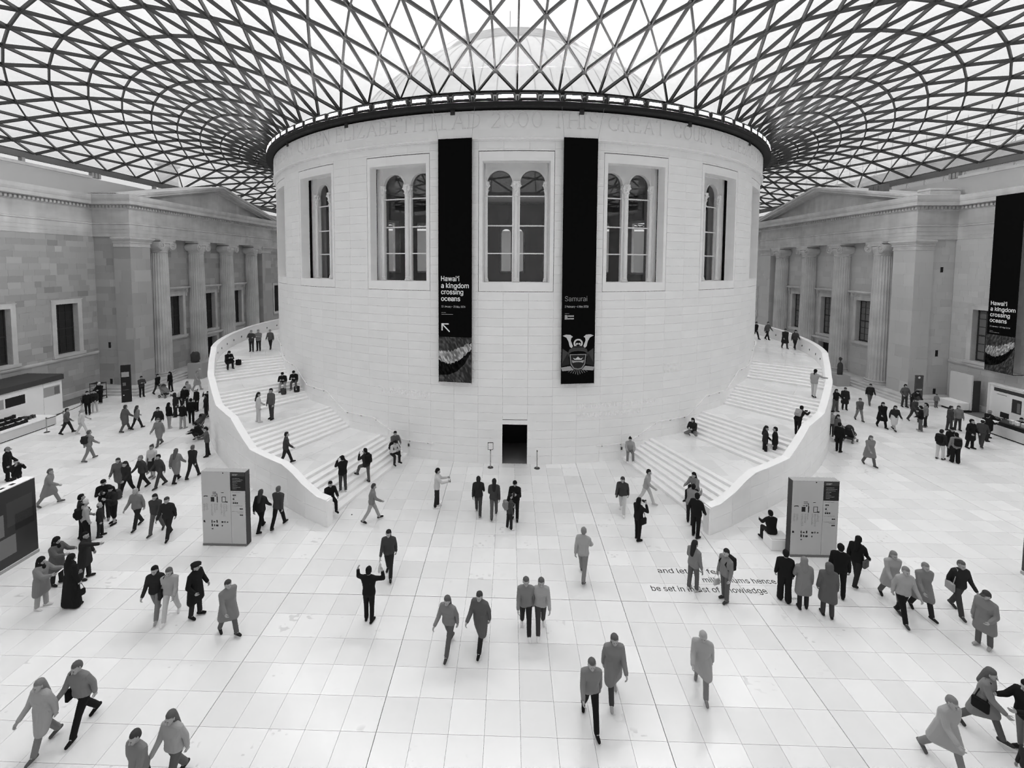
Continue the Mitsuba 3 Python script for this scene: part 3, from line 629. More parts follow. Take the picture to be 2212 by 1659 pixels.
for s in (-1, 1):
    side, lr = ('west', 'left') if s < 0 else ('east', 'right')
    rng = np.random.default_rng(11 if s < 0 else 12)
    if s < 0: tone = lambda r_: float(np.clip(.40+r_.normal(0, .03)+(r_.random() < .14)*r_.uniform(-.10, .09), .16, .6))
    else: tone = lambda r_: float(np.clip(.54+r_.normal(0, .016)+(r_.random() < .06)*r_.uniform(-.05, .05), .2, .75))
    wl = struct(f'wall_{side}', f'grey ashlar stone wall along the {lr} side of the court')
    wS = [-11.37-4.93*i for i in range(7)]; wN = [15.97+4.93*i for i in range(7)]
    hol = [(y-1.22, y+1.22, 3.52, 8.1) for y in wS+wN]
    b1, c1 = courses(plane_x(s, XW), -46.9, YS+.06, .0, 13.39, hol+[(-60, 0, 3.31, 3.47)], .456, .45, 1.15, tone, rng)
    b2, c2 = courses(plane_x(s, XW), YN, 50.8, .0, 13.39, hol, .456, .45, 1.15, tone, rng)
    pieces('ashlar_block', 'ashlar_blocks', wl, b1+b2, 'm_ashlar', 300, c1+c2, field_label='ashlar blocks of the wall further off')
    tag(f'{wl}__ashlar_block', 'squared grey stone block')
    bk = sg.box(-47, 0, 51, 18.4)
    for y in wS+wN: bk = bk.difference(sg.box(y-.88, 3.75, y+.88, 7.8))
    bk = bk.difference(sg.box(2.28-1.0, 0, 2.28+1.0, 2.95))
    add('backing', frame3(poly(bk, .5), [s*(XW+.012), 0, 0], [0, 1, 0], [0, 0, 1], [s, 0, 0]), 'm_render', wl)
    add('dark_room', box((s*37.6, -47, 0), (s*37.7, 51, 12)), 'm_black', wl)
    add('sill_course', cat([box((s*(XW-.14), -47, 3.33), (s*XW, YS, 3.47)), box((s*(XW-.08), -47, 3.24), (s*XW, YS, 3.33))]), 'm_trim', wl)
    add('plinth', box((s*(XW-.18), -47, 0), (s*XW, YS, .42)), 'm_trim', wl)
    add('entablature', run(PATH, ENT, s, 0, 1), 'm_trim', wl); add('entablature', run(PATH, ENT, s, 4, 5), 'm_trim', wl)
    for y in np.arange(-46.8, YS-.2, .305):
        q = box((s*(XW-.42), y, 15.82), (s*(XW-.14), y+.175, 16.03)); add('dentil', q, 'm_trim', wl)
    add('upper_wall', cat([box((s*XW, -47, 16.8), (s*(XW+.3), -8.72, 18.36)), box((s*37.3, -8.75, 16.8), (s*37.6, 50, 18.45))]), 'm_render', wl)
    add('coping', box((s*(XW-.12), -47, 18.36), (s*(XW+.4), -8.70, 18.58)), 'm_trim', wl)
    for i, y in enumerate(wS[:3]): wall_window(s, XW, y, 3.75, 7.8, False, f'dark sash window in the {lr} stone wall, {["nearest the portico", "second from the portico", "third from the portico"][i]}')
    for i, y in enumerate(wN[:3]): wall_window(s, XW, y, 3.75, 7.8, False, f'dark sash window in the {lr} stone wall beyond the portico, number {i+1} after it')
    # ---- portico
    pt = thing('portico', f'stone portico with four fluted columns under a low gable on the {lr} side', 'portico')
    bc = [-2.65, YM, 7.21]
    ph = [(y-1.22, y+1.22, 3.55, 8.1) for y in bc]+[(YM-1.3, YM+1.3, 0, 3.45)]
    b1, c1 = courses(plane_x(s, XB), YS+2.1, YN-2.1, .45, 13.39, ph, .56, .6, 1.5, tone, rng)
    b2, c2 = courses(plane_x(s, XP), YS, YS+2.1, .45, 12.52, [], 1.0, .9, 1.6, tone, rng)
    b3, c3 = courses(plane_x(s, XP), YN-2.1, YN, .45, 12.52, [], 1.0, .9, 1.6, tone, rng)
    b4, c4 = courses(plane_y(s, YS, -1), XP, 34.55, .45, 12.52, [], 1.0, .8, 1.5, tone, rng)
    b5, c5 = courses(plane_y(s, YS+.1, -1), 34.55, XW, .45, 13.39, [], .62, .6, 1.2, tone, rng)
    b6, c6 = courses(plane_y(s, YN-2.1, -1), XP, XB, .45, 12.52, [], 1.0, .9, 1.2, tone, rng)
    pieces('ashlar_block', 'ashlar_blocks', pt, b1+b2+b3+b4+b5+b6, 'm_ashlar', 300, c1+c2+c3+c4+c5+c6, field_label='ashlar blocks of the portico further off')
    body = sg.box(YS+2.1, 0, YN-2.1, 16.8)
    for y in bc: body = body.difference(sg.box(y-.88, 3.80, y+.88, 7.83))
    body = body.difference(sg.box(YM-1.0, 0, YM+1.0, 2.95))
    add('back_wall', frame3(poly(body, 1.0), [s*(XB+.012), 0, 0], [0, 1, 0], [0, 0, 1], [s, 0, 0]), 'm_render', pt)
    for y0, y1, nm in ((YS, YS+2.1, 'south'), (YN-2.1, YN, 'north')):
        ya, yb = (y0+.012, y1-.012)
        an = add('corner_pier', cat([box((s*(XP+.012), ya, 0), (s*34.54, yb, 13.39)), box((s*34.5, ya+(.1 if nm == 'south' else 0), 0), (s*XW, yb-(.1 if nm == 'north' else 0), 13.39))]), 'm_render', pt)
        pth = [(34.55, YS), (XP, YS), (XP, YS+2.1), (XB, YS+2.1)] if nm == 'south' else [(XB, YN-2.1), (XP, YN-2.1), (XP, YN), (34.55, YN)]
        add('pier_capital', run(pth, CAPM, s, 0, 3), 'm_trim', pt)
    add('entablature', run(PATH, ENT, s, 1, 4), 'm_trim', pt)
    add('soffit', box((s*(XP+.02), YS+.02, 13.39), (s*36.3, YN-.02, 16.7)), 'm_trim', pt)
    for y in np.arange(YS-.35, YN+.3, .305): add('dentil', box((s*(XP-.42), y, 15.82), (s*(XP-.14), y+.175, 16.03)), 'm_trim', pt)
    for x in np.arange(XP-.1, XW-.5, .305): add('dentil', box((s*x, YS-.42, 15.82), (s*(x+.175), YS-.14, 16.03)), 'm_trim', pt)
    e0, e1, ap = YS-1.05, YN+1.05, 19.57
    L_ = (ap-16.84)/(YM-e0)
    band = lambda t0, t1: sg.Polygon([(e0, 16.86), (YM, ap-t0), (e1, 16.86), (e1-t1/L_+t0/L_, 16.86), (YM, ap-t1), (e0+t1/L_-t0/L_, 16.86)])
    rk = lambda t0, t1, x0, x1: frame3(poly(sg.Polygon([(e0+t0/L_, 16.85), (YM, ap-t0), (e1-t0/L_, 16.85), (e1-t1/L_, 16.85), (YM, ap-t1), (e0+t1/L_, 16.85)]), x1-x0), [s*x0, 0, 0], [0, 1, 0], [0, 0, 1], [s, 0, 0])
    rk_ = add('raking_cornice', cat([rk(0, .2, XP-1.05, 36.3), rk(.2, .42, XP-.92, 33.6), rk(.42, .62, XP-.35, 33.4)]), 'm_trim', pt)
    add('tympanum', frame3(poly(sg.Polygon([(YS, 16.84), (YM, 19.2), (YN, 16.84)]), .4), [s*XP, 0, 0], [0, 1, 0], [0, 0, 1], [s, 0, 0]), 'm_trim', pt)
    for i, o in enumerate((0, .35, .70)):
        add('plinth_step', box((s*(31.45+o), -10.6+o, .15*i), (s*36.3, 2*YM+10.6-o, .15*(i+1))), 'm_trim', pt)
    XC = 33.62
    for ci, y in enumerate((YM-7.4, YM-2.467, YM+2.467, YM+7.4)):
        co = key('column', pt); 
        zs = [.78, .9, 2.5, 5, 7.5, 10, 11.6, 12.15]; rsd = [.86, .82, .81, .795, .77, .74, .715, .70]
        n = 96; an = np.arange(n)*2*math.pi/n; fl_ = 1-.065*np.abs(np.sin(12*an))**.6
        fl_ = np.where(np.abs(np.sin(12*an)) < .3, 1.0, .935)
        v = np.array([[s*XC+r*fl_[i]*math.cos(an[i]), y+r*fl_[i]*math.sin(an[i]), z] for z, r in zip(zs, rsd) for i in range(n)])
        f = []
        for q in range(len(zs)-1):
            for i in range(n):
                a, b = q*n+i, q*n+(i+1) % n; f += [[a, b, b+n], [a, b+n, a+n]]
        add('shaft', (v, np.array(f)), 'm_trim', co)
        ba = lathe([(1.02, .45), (1.02, .54), (1.0, .58), (.9, .62), (.9, .66), (.95, .70), (.95, .76), (.86, .80)], 32)
        add('base', (ba[0]+[s*XC, y, 0], ba[1]), 'm_trim', co)
        ech = lathe([(.70, 12.12), (.74, 12.14), (.74, 12.20), (.72, 12.24), (.80, 12.50), (.9, 12.72), (.9, 12.95), (.7, 13.0)], 32)
        parts = [(ech[0]+[s*XC, y, 0], ech[1]), box((s*(XC-.92), y-.72, 12.98), (s*(XC+.4), y+.72, 13.22)), box((s*(XC-.95), y-.95, 13.22), (s*(XC+.4), y+.95, 13.385))]
        for t in (-1, 1):
            parts.append(disc([s*(XC-.25), y+t*.69, 12.80], [1, 0, 0], .40, 1.28, 28))
            for xx in (XC-.95,):
                th_ = np.linspace(0, 2.4*2*math.pi, 44); rad = .41*np.exp(-th_*.13)
                parts.append(tube([[s*(xx+.03), y+t*(.69+r*math.cos(a+math.pi/2)*-1), 12.80+r*math.sin(a+math.pi/2)] for a, r in zip(th_, rad)], .035, 5))
            parts.append(disc([s*(XC-.92), y+t*.69, 12.80], [1, 0, 0], .08, .1, 12))
        add('capital', cat(parts), 'm_trim', co)
    for i, y in enumerate(bc): wall_window(s, XB, y, 3.80, 7.83, True, f'dark sash window under a stone hood behind the {lr} portico columns, number {i+1} from the front')
    dw = struct(f'door_{2 if s < 0 else 3}', f'dark doorway under a stone hood in the {lr} portico')
    add('surround', cat([box((s*(XB-.08), YM-1.3, .4), (s*(XB+.3), YM-1.0, 3.2)), box((s*(XB-.08), YM+1.0, .4), (s*(XB+.3), YM+1.3, 3.2)), box((s*(XB-.08), YM-1.3, 2.9), (s*(XB+.3), YM+1.3, 3.2)), box((s*(XB-.4), YM-1.75, 3.3), (s*(XB+.1), YM+1.75, 3.46)), box((s*(XB-.25), YM-1.6, 3.2), (s*(XB+.1), YM+1.6, 3.3))]), 'm_trim', dw)
    add('dark_passage', box((s*(XB+.5), YM-1.0, .4), (s*(XB+.55), YM+1.0, 2.95)), 'm_black', dw)
    for z0, z1 in (((10.7, 11.13), (3.68, 4.2), (.5, .95)) if s > 0 else ((3.70, 4.2), (.5, .95))): add('vent_slot', box((s*35.24, YS+.08, z0), (s*35.45, YS+.13, z1)), 'm_black', pt)
    if s > 0:
        add('roof_block', cat([rbox((33.4, -9.4, 16.9), (35.9, -8.0, 17.25), .05), rbox((33.5, -9.3, 17.25), (35.8, -8.1, 17.5), .08)]), 'm_trim', pt)
        t = thing('roof_unit', 'grey metal plant box on the roof of the right portico', 'plant box'); add('cabinet', cat([rbox((33.3, -5.0+i*.55, 17.75), (33.9, -4.5+i*.55, 18.6), .02) for i in range(3)]), 'm_grey', t); add('leg', box((33.35, -5.0, 17.3), (33.45, -4.9, 17.8)), 'm_dark', t)
    else:
        t = thing('roof_hatch', 'low dark hatch on the roof corner of the left portico', 'hatch'); add('lid', rbox((-36.0, -9.2, 17.05), (-33.8, -8.3, 17.13), .02), 'm_render', t); add('body', box((-35.9, -9.1, 16.88), (-33.9, -8.4, 17.05)), 'm_dark', t)
ws = struct('wall_south', 'plain stone wall behind the viewer'); add('wall_face', box((-37, -47.6, 0), (37, -47.2, 18.5)), 'm_render', ws)
wn_ = struct('wall_north', 'plain stone wall at the far end of the court behind the drum'); add('wall_face', box((-37, 50.9, 0), (37, 51.3, 18.5)), 'm_render', wn_)

# ---- outside, beyond the glass: scaffolded roof on the right, a chimney stack on the left
ob = thing('building', 'pale long-roofed building in the mist beyond the glass roof on the right', 'building')
add('wall', box((46, -22, 10), (58, 26, 22.6)), 'm_haze', ob)
add('roof', frame3(poly(sg.Polygon([(45.5, 22.6), (58.5, 22.6), (56, 25.6), (48, 25.6)]), 48), [0, 26, 0], [1, 0, 0], [0, 0, 1], [0, -1, 0]), 'm_dome', ob)
sc = thing('scaffold', 'thin scaffolding poles standing in the mist beyond the glass roof on the right', 'scaffold')
for y in np.arange(-14, 22, 2.1): 
    add('upright', tube([(44, y, 16), (44, y, 25.8+1.4*RNG.random())], .035, 5), 'm_mid', sc)
    add('brace', tube([(44, y, 18.2), (44, y+2.1, 20.4)], .03, 5), 'm_mid', sc); add('brace', tube([(44, y+2.1, 20.4), (44, y, 22.6)], .03, 5), 'm_mid', sc)
for z in (18.2, 19.3, 20.4, 21.5, 22.6, 23.7, 24.8): add('ledger', tube([(44, -15, z), (44, 22, z)], .03, 5), 'm_mid', sc)
ch = thing('chimney_stack', 'faint pale chimney stack in the mist beyond the glass roof on the left', 'chimney'); add('stack', rbox((-49, 14.0, 14), (-47.6, 16.2, 24.6), .1), 'm_haze', ch); add('cap', rbox((-49.2, 13.8, 24.6), (-47.4, 16.4, 25.0), .1), 'm_haze', ch)

# ================================================================ BANNERS, SIGNS, FURNITURE
def local(o, ex, ez, k=None):
    """places flat prints: x along ex, y up, z out along ez"""
    o, ex, ez = (np.asarray(q, float) for q in (o, ex, ez)); up = np.array([0, 0, 1.0])
    return lambda vf, x=0.0, y=0.0, z=0.0: frame3((vf[0]+np.array([x, y, z]), vf[1]), o, ex, up, ez)
def ppoly(pts, d=.004): return poly(sg.Polygon(pts).buffer(0), d)
def hawaii(name, label, L, w, zt, zb, zimg, zs, th, tw, extra):
    b = thing(name, label, 'banner')
    add('cloth', L(box((-w/2, zb, 0), (w/2, zt, .02))), 'm_banner', b)
    for s_, z, wd in zip(('Hawai\u2018i', 'a kingdom', 'crossing', 'oceans'), zs, (.66, 1.0, .80, .69)):
        k = add('title', L(text(s_, th, wd*tw, .004, True), -w*.42, z, .021), 'm_white', b)
    add('date', L(text('15 January \u2013 25 May 2026', .105, 1.36*w/1.89, .004), -w*.41, zs[3]-.36, .021), 'm_pale', b)
    add('small_print', L(cat([box((-w*.41, zs[3]-.66, .021), (-w*.28, zs[3]-.64, .024)), box((-w*.41, zs[3]-.76, .021), (-w*.06, zs[3]-.735, .024))])), 'm_mid', b)
    h = zimg-zb; X = lambda u: (u-.5)*w; Y = lambda v: zb+.03+v*(h-.03)
    rg = np.random.default_rng(3)
    add('picture', L(box((-w/2, Y(0), .021), (w/2, Y(1), .023))), 'm_feather', b)
    dark = [(0, .14), (.3, .155), (.55, .23), (.78, .40), (.93, .60), (1, .74), (1, .9), (0, .55)]
    add('picture_dark_band', L(ppoly([(X(u), Y(v)) for u, v in dark]), 0, 0, .023), 'm_featherdark', b)
    up, lo = [], []
    for i in range(41):
        u = i/40; t = .68+.02*u+.30*max(0, u-.35)**1.35*1.2; bt = .50-.10*math.sin(min(u/.35, 1)*math.pi/2)+.62*max(0, u-.33)**1.45
        up.append((X(u), Y(min(1, t+rg.uniform(-.025, .03))))); lo.append((X(u), Y(min(.99, bt+rg.uniform(-.03, .02)))))
    add('picture_pale_band', L(ppoly(up+lo[::-1]), 0, 0, .026), 'm_featherpale', b)
    add('rod', L(box((-w/2-.02, zb-.04, -.01), (w/2+.02, zb+.01, .04))), 'm_chrome', b)
    return b
def feather_fn(lo, hi):
    def fn(p, n, uv):
        q = mikit.noise(p.x*16.0+p.y*16.0+p.z*5.0, p.z*7.0, 3.0); return mi.Color3f(lo+(hi-lo)*q*q)
    return mikit.proc(fn)
diff('m_feather', feather_fn(.03, .14)); diff('m_featherdark', feather_fn(.003, .02)); diff('m_featherpale', feather_fn(.15, .75))
er, et = wframe(-8.62)
LB = local(er*22.235, et, er)
b = hawaii('banner', 'tall black exhibition banner about Hawaii with a white arrow, left of the central window', LB, 1.89, 17.93, 4.62, 7.15, [10.25, 9.87, 9.52, 9.15], .265, 1.58, None)
arw = so.unary_union([sg.LineString([(-.74, 7.87), (-.31, 7.44)]).buffer(.035, cap_style=2), sg.LineString([(-.74, 7.5), (-.74, 7.87), (-.36, 7.87)]).buffer(.035, cap_style=2, join_style=2)])
add('arrow', LB(poly(arw, .004), 0, 0, .021), 'm_white', b)
er, et = wframe(8.9)
LS = local(er*22.235, et, er)
b = thing('banner', 'tall black exhibition banner about samurai with a horned helmet, right of the central window', 'banner')
add('cloth', LS(box((-.945, 4.62, 0), (.945, 17.95, .02))), 'm_banner', b)
add('title', LS(text('Samurai', .27, 1.26, .004), -.78, 9.19, .021), 'm_inkgrey', b)
add('date', LS(text('3 February \u2013 4 May 2026', .115, 1.33, .004), -.78, 8.84, .021), 'm_pale', b)
add('small_print', LS(cat([box((-.78, 8.50, .021), (-.52, 8.52, .024)), box((-.78, 8.23, .021), (-.62, 8.43, .024)), box((-.60, 8.33, .021), (-.26, 8.42, .024)), box((-.78, 8.19, .021), (-.26, 8.27, .024))])), 'm_mid', b)
PX = lambda pts: [((x-1820)*.0049, 10.52-(y-200)*.00467) for x, y in pts]
mir = lambda pts: [(3640-x, y) for x, y in pts]
for nm, m, z, pts in (('picture_glow', 'm_dark', .021, [(1635, 1250), (1640, 1040), (1720, 1100), (1700, 1200)]), ('picture_glow', 'm_dark', .021, mir([(1635, 1250), (1640, 1040), (1720, 1100), (1700, 1200)])),
        ('picture_horn', 'm_pale', .024, [(1640, 890), (1680, 876), (1730, 880), (1758, 905), (1740, 918), (1735, 950), (1760, 1015), (1745, 1038), (1722, 1020), (1708, 960), (1685, 915)]), ('picture_horn', 'm_pale', .024, mir([(1640, 890), (1680, 876), (1730, 880), (1758, 905), (1740, 918), (1735, 950), (1760, 1015), (1745, 1038), (1722, 1020), (1708, 960), (1685, 915)])),
        ('picture_shoulder', 'm_mid', .023, [(1625, 1265), (1735, 1250), (1775, 1300), (1640, 1310)]), ('picture_shoulder', 'm_mid', .023, mir([(1625, 1265), (1735, 1250), (1775, 1300), (1640, 1310)])),
        ('picture_neck_guard', 'm_black', .0245, [(1700, 1100), (1730, 1230), (1630, 1255), (1640, 1210)]), ('picture_neck_guard', 'm_black', .0245, mir([(1700, 1100), (1730, 1230), (1630, 1255), (1640, 1210)])),
        ('picture_mask', 'm_inkgrey', .025, [(1722, 1110), (1918, 1110), (1905, 1230), (1870, 1285), (1820, 1296), (1770, 1285), (1735, 1230)]), ('picture_face', 'm_black', .027, [(1735, 1120), (1905, 1120), (1893, 1225), (1862, 1272), (1820, 1282), (1778, 1272), (1747, 1225)]),
        ('picture_cheek', 'm_mid', .029, [(1745, 1180), (1790, 1190), (1850, 1190), (1895, 1180), (1880, 1215), (1840, 1205), (1800, 1205), (1760, 1215)]), ('picture_eyes', 'm_pale', .029, [(1760, 1150), (1790, 1165), (1820, 1140), (1850, 1165), (1880, 1150), (1860, 1178), (1780, 1178)]),
        ('picture_brow', 'm_dark', .030, [(1700, 1110), (1720, 1050), (1760, 1035), (1880, 1035), (1920, 1050), (1940, 1110), (1890, 1080), (1820, 1072), (1750, 1080)]), ('picture_bowl', 'm_black', .029, [(1740, 1045), (1760, 1015), (1820, 1010), (1880, 1015), (1900, 1045)])):
    add(nm, LS(ppoly(PX(pts), .002), 0, 0, z), m, b)
ringp = sg.Point(1820, 982).buffer(54, quad_segs=10).difference(sg.Point(1820, 980).buffer(33, quad_segs=10))
ringp = so.unary_union([ringp, sg.Point(1806, 988).buffer(12), sg.Point(1834, 988).buffer(12)])
import shapely.affinity as sa_
add('picture_crest', LS(poly(sa_.affine_transform(ringp, [.0049, 0, 0, -.00467, -1820*.0049, 10.52+200*.00467]), .003), 0, 0, .026), 'm_pale', b)
for i in range(-4, 5): add('picture_fringe', LS(ppoly(PX([(1818+i*15, 1300-abs(i)*4), (1822+i*15, 1300-abs(i)*4), (1825+i*28, 1355-abs(i)*8), (1817+i*28, 1355-abs(i)*8)]), .002), 0, 0, .024), 'm_inkgrey', b)
add('rod', LS(box((-.97, 4.58, -.01), (.97, 4.63, .04))), 'm_chrome', b)
for c in (-8.62, 8.9):
    for t in (-1, 1):
        er, et = wframe(c); w_ = key('hanging_wire', 'banner' if c < 0 else 'banner_001')
        scene[w_] = mikit.ply(tube([er*22.24+et*t*.93+[0, 0, 17.9], er*22.5+et*t*1.15+[0, 0, 19.45]], .006, 4), 'm_mid')
LE = local([35.45, -13.33, 0], [0, -1, 0], [-1, 0, 0])
hawaii('banner', 'tall black exhibition banner about Hawaii hanging on the right side wall', LE, 1.86, 16.58, 3.46, 6.18, [8.36, 7.94, 7.52, 7.10], .29, 1.62, None)
scene[key('bracket', 'banner_002')] = mikit.ply(cat([box((35.5, -12.45, 16.5), (36.4, -12.40, 16.56)), box((35.5, -14.25, 16.5), (36.4, -14.2, 16.56)), box((35.5, -12.45, 3.46), (36.4, -12.40, 3.5)), box((35.5, -14.25, 3.46), (36.4, -14.2, 3.5))]), 'm_dark')

def map_totem(x0, y0, label):
    t = thing('map_totem', label, 'map sign')
    L = local([x0, y0, 0], [1, 0, 0], [0, -1, 0])
    add('core', box((x0, y0+.02, .0), (x0+1.75, y0+.30, 3.0)), 'm_dark', t)
    add('front_panel', L(box((.0, .09, -.02), (1.15, 3.0, .0))), 'm_signpale', t); add('side_panel', L(box((1.16, .09, -.02), (1.73, 2.24, .0))), 'm_signpale', t)
    add('top_cap', box((x0-.0, y0+.0, 2.985), (x0+1.75, y0+.3, 3.005)), 'm_mid', t)
    add('header', L(box((1.16, 2.83, -.02), (1.73, 2.99, .001))), 'm_dark', t); add('black_panel', L(box((1.16, 2.25, -.02), (1.73, 2.83, .001))), 'm_black', t)
    add('base', L(box((-.01, 0, -.02), (1.755, .09, .012))), 'm_grey', t)
    pr = []
    B = lambda a, b, c, d: pr.append(box((a, c, .0), (b, d, .003)))
    for a, b, c, d in ((.43, .58, 2.16, 2.18), (.43, .62, 2.10, 2.12), (.60, .62, 1.9, 2.12), (.36, .50, 1.79, 1.98), (.60, .64, 1.76, 2.0), (.52, .56, 2.0, 2.06), (.40, .50, 2.02, 2.04), (.78, .88, 2.15, 2.17), (.80, .96, 1.98, 2.0), (.80, .82, 1.78, 2.0), (.94, .96, 1.78, 2.0), (.80, .96, 1.77, 1.79), (.96, 1.03, 1.76, 1.81), (.10, .22, 2.0, 2.03), (.08, .10, 1.98, 2.02), (.22, .24, 1.98, 2.02),
                       (.04, .11, .95, 1.03), (.36, .40, .93, 1.04), (.44, .51, .95, 1.0), (.56, .61, .94, 1.04), (.36, .41, .79, .89), (.46, .50, .79, .87), (.54, .63, .79, .86), (.36, .42, .67, .71), (.76, .84, .94, 1.0), (.88, .92, .94, 1.01), (.97, 1.03, .95, .99), (.77, .81, .79, .85),
                       (1.24, 1.30, 2.04, 2.09), (1.31, 1.37, 2.04, 2.09), (1.24, 1.30, 1.88, 1.94), (1.24, 1.29, 1.72, 1.78), (1.31, 1.37, 1.72, 1.78), (1.39, 1.44, 1.72, 1.78), (1.51, 1.57, 1.49, 1.54), (1.58, 1.63, 1.49, 1.54), (1.51, 1.57, 1.24, 1.29), (1.58, 1.63, 1.24, 1.29)): B(a, b, c, d)
    add('map_symbols', L(cat(pr)), 'm_ink', t); pr.clear()
    rg = np.random.default_rng(8)
    for x, w_, n in ((.06, .09, 12), (.17, .09, 11), (.36, .09, 19), (.48, .08, 14), (.57, .08, 10), (.74, .08, 17), (.85, .08, 20), (.95, .08, 12)):
        for i in range(n): B(x, x+w_*rg.uniform(.5, 1), 1.70-i*.026, 1.708-i*.026)
    for a, b, y in ((1.20, 1.56, 2.17), (1.2, 1.62, 1.63), (1.2, 1.64, 1.40), (1.4, 1.64, 1.35), (1.24, 1.34, 1.98), (1.24, 1.36, 1.82)): B(a, b, y, y+.014)
    for i in range(4): pass
    add('small_print', L(cat(pr)), 'm_inkgrey', t); pr.clear()
    for a, b, y in ((1.24, 1.46, 2.90), (1.24, 1.42, 2.86)): B(a, b, y, y+.02)
    for i, w_ in enumerate((.3, .42, .36, .2, .14, .2, .32, .16)): B(1.24, 1.24+w_, 2.74-i*.06, 2.752-i*.06)
    add('pale_print', L(cat([(q[0]+[0, 0, .001], q[1]) for q in pr])), 'm_mid', t)
    add('camera_stud', L(box((.85, 2.93, 0), (.89, 2.97, .006))), 'm_ink', t)
mat('m_signpale', .50, .5, .3)
map_totem(-12.40, -29.5, 'tall pale map sign with a black corner panel, left of the drum beside two walkers')
map_totem(10.52, -29.42, 'tall pale map sign with black corner panel, right, in front of a seated person')
def poster_board(s, x, label):
    t = thing('poster_board', label, 'sign board'); y0, y1 = -30.07, -33.6
    add('body', box((s*x, y1, .10), (s*(x+.44), y0, 2.97)), 'm_white', t)
    add('poster', box((s*(x-.012), y1+.02, .14), (s*x, y0-.02, 2.94)), 'm_posterdark', t)
    add('foot', box((s*(x-.03), y1, 0), (s*(x+.46), y0, .10)), 'm_mid', t)
    LP = local([s*(x-.012), y0, 0], [0, -1 if s > 0 else 1, 0], [-s, 0, 0]); f_ = 1 if s > 0 else -1
    for nm, m, a, b, c, d in (('picture', 'm_grey', .75, 1.35, .5, 1.2), ('picture', 'm_dark', .15, 1.0, 1.55, 2.45), ('picture', 'm_black', .1, .75, 1.3, 1.9), ('picture', 'm_grey', 1.1, 2.0, 1.3, 2.1)): add(nm, LP(box((min(f_*a, f_*b), c, .001), (max(f_*a, f_*b), d, .003))), m, t)
    for i in range(5): add('top_mark', box((s*(x+.12+.02*(i % 2)), -30.75-i*.32, 2.97), (s*(x+.26), -30.60-i*.32, 2.974)), 'm_ink', t)
mat('m_posterdark', .028, .35, .4)
poster_board(-1, 18.47, 'large dark poster board with a white top standing at the left edge')
poster_board(1, 18.42, 'large dark poster board at the far right edge of the floor')

# tall signs by the porticoes
def sign(label, cx, cy, z, w, d, h, yaw, m, name='tall_sign'):
    t = thing(name, label, 'sign'); R = rot_z(yaw); P = lambda vf: (vf[0]@R.T+[cx, cy, z], vf[1])
    add('slab', P(rbox((-w/2, -d/2, 0), (w/2, d/2, h), .01)), m, t); return t, P, w, d, h
t, P, w, d, h = sign('tall narrow black sign standing at the corner of the left portico', -31.0, -12.1, 0, .62, .16, 3.0, math.radians(28), 'm_black')
for a, b, c, e, m in ((-.26, .22, 2.05, 2.45, 'm_mid'), (-.2, .0, 1.35, 1.6, 'm_grey'), (-.2, -.12, .55, .62, 'm_white'), (-.2, .2, 1.0, 1.02, 'm_grey')): add('print', P(box((a, -d/2-.004, c), (b, -d/2-.001, e))), m, t)
t, P, w, d, h = sign('tall narrow grey sign with a white disc standing at the corner of the right portico', 32.8, -10.12, .30, .60, .12, 2.1, 0.0, 'm_signgrey')
mat('m_signgrey', .075, .5, .3)
add('disc', P(disc((-.05, -d/2-.003, 1.92), (0, 1, 0), .09, .004, 16)), 'm_white', t)
for y in (.95, .89): add('print', P(box((-.22, -d/2-.004, y), (.22, -d/2-.001, y+.035))), 'm_pale', t)

# right: blank panel with its bench, and the information desk
t = thing('display_panel', 'blank pale standing panel with a low white plinth in front, by the right wall', 'panel'); add('panel', rbox((35.08, -11.94, .12), (35.2, -10.26, 2.85), .01), 'm_pale', t); add('strut', cat([box((35.2, -11.8, 0), (35.9, -11.7, 2.4)), box((35.2, -10.5, 0), (35.9, -10.4, 2.4))]), 'm_dark', t)
t = thing('low_plinth', 'low white display plinth in front of the blank pale panel', 'plinth'); add('top', rbox((34.15, -11.9, .14), (35.05, -10.4, .70), .015), 'm_white', t); add('base', box((34.22, -11.95, 0), (35.2, -10.3, .14)), 'm_black', t)
t = thing('information_desk_wall', 'white back wall of the information desk with a dark band and a picture', 'partition')
add('panel', box((36.0, -20.5, 0), (36.3, -12.3, 2.42)), 'm_white', t); add('edge_frame', cat([box((35.9, -12.42, 0), (36.3, -12.3, 2.46)), box((35.9, -20.5, 2.36), (36.3, -12.3, 2.46))]), 'm_white', t)
add('band', box((35.98, -20.4, 1.95), (36.0, -12.66, 2.2)), 'm_dark', t); add('picture', box((35.98, -14.45, .68), (36.0, -13.87, 1.66)), 'm_posterdark', t); add('picture_detail', box((35.975, -14.4, .75), (35.98, -14.2, 1.45)), 'm_grey', t); add('small_print', box((35.985, -13.5, 1.74), (36.0, -12.85, 1.77)), 'm_grey', t)
t = thing('information_desk', 'long pale information desk with a dark glass top at the right edge', 'counter')
add('front', box((31.95, -21, .08), (32.9, -16.0, .74)), 'm_pale', t); add('kick', box((32.0, -21, 0), (32.85, -16.05, .08)), 'm_black', t); add('top', box((31.85, -21, 1.02), (32.6, -15.95, 1.08)), 'm_dark', t); add('upper_front', box((31.98, -21, .74), (32.4, -16.0, 1.02)), 'm_black', t)
for i, y in enumerate((-17.45, -17.75, -18.1, -18.45)):
    t = thing('leaflet_holder', 'small pale leaflet holder on the information desk', 'leaflet holder', 'leaflet holders on the information desk'); add('holder', rbox((31.95, y-.1, 1.08), (32.1, y+.1, 1.34), .01), 'm_white', t); add('leaflet', box((31.94, y-.08, 1.1), (31.95, y+.08, 1.30)), 'm_pale' if i % 2 else 'm_mid', t)
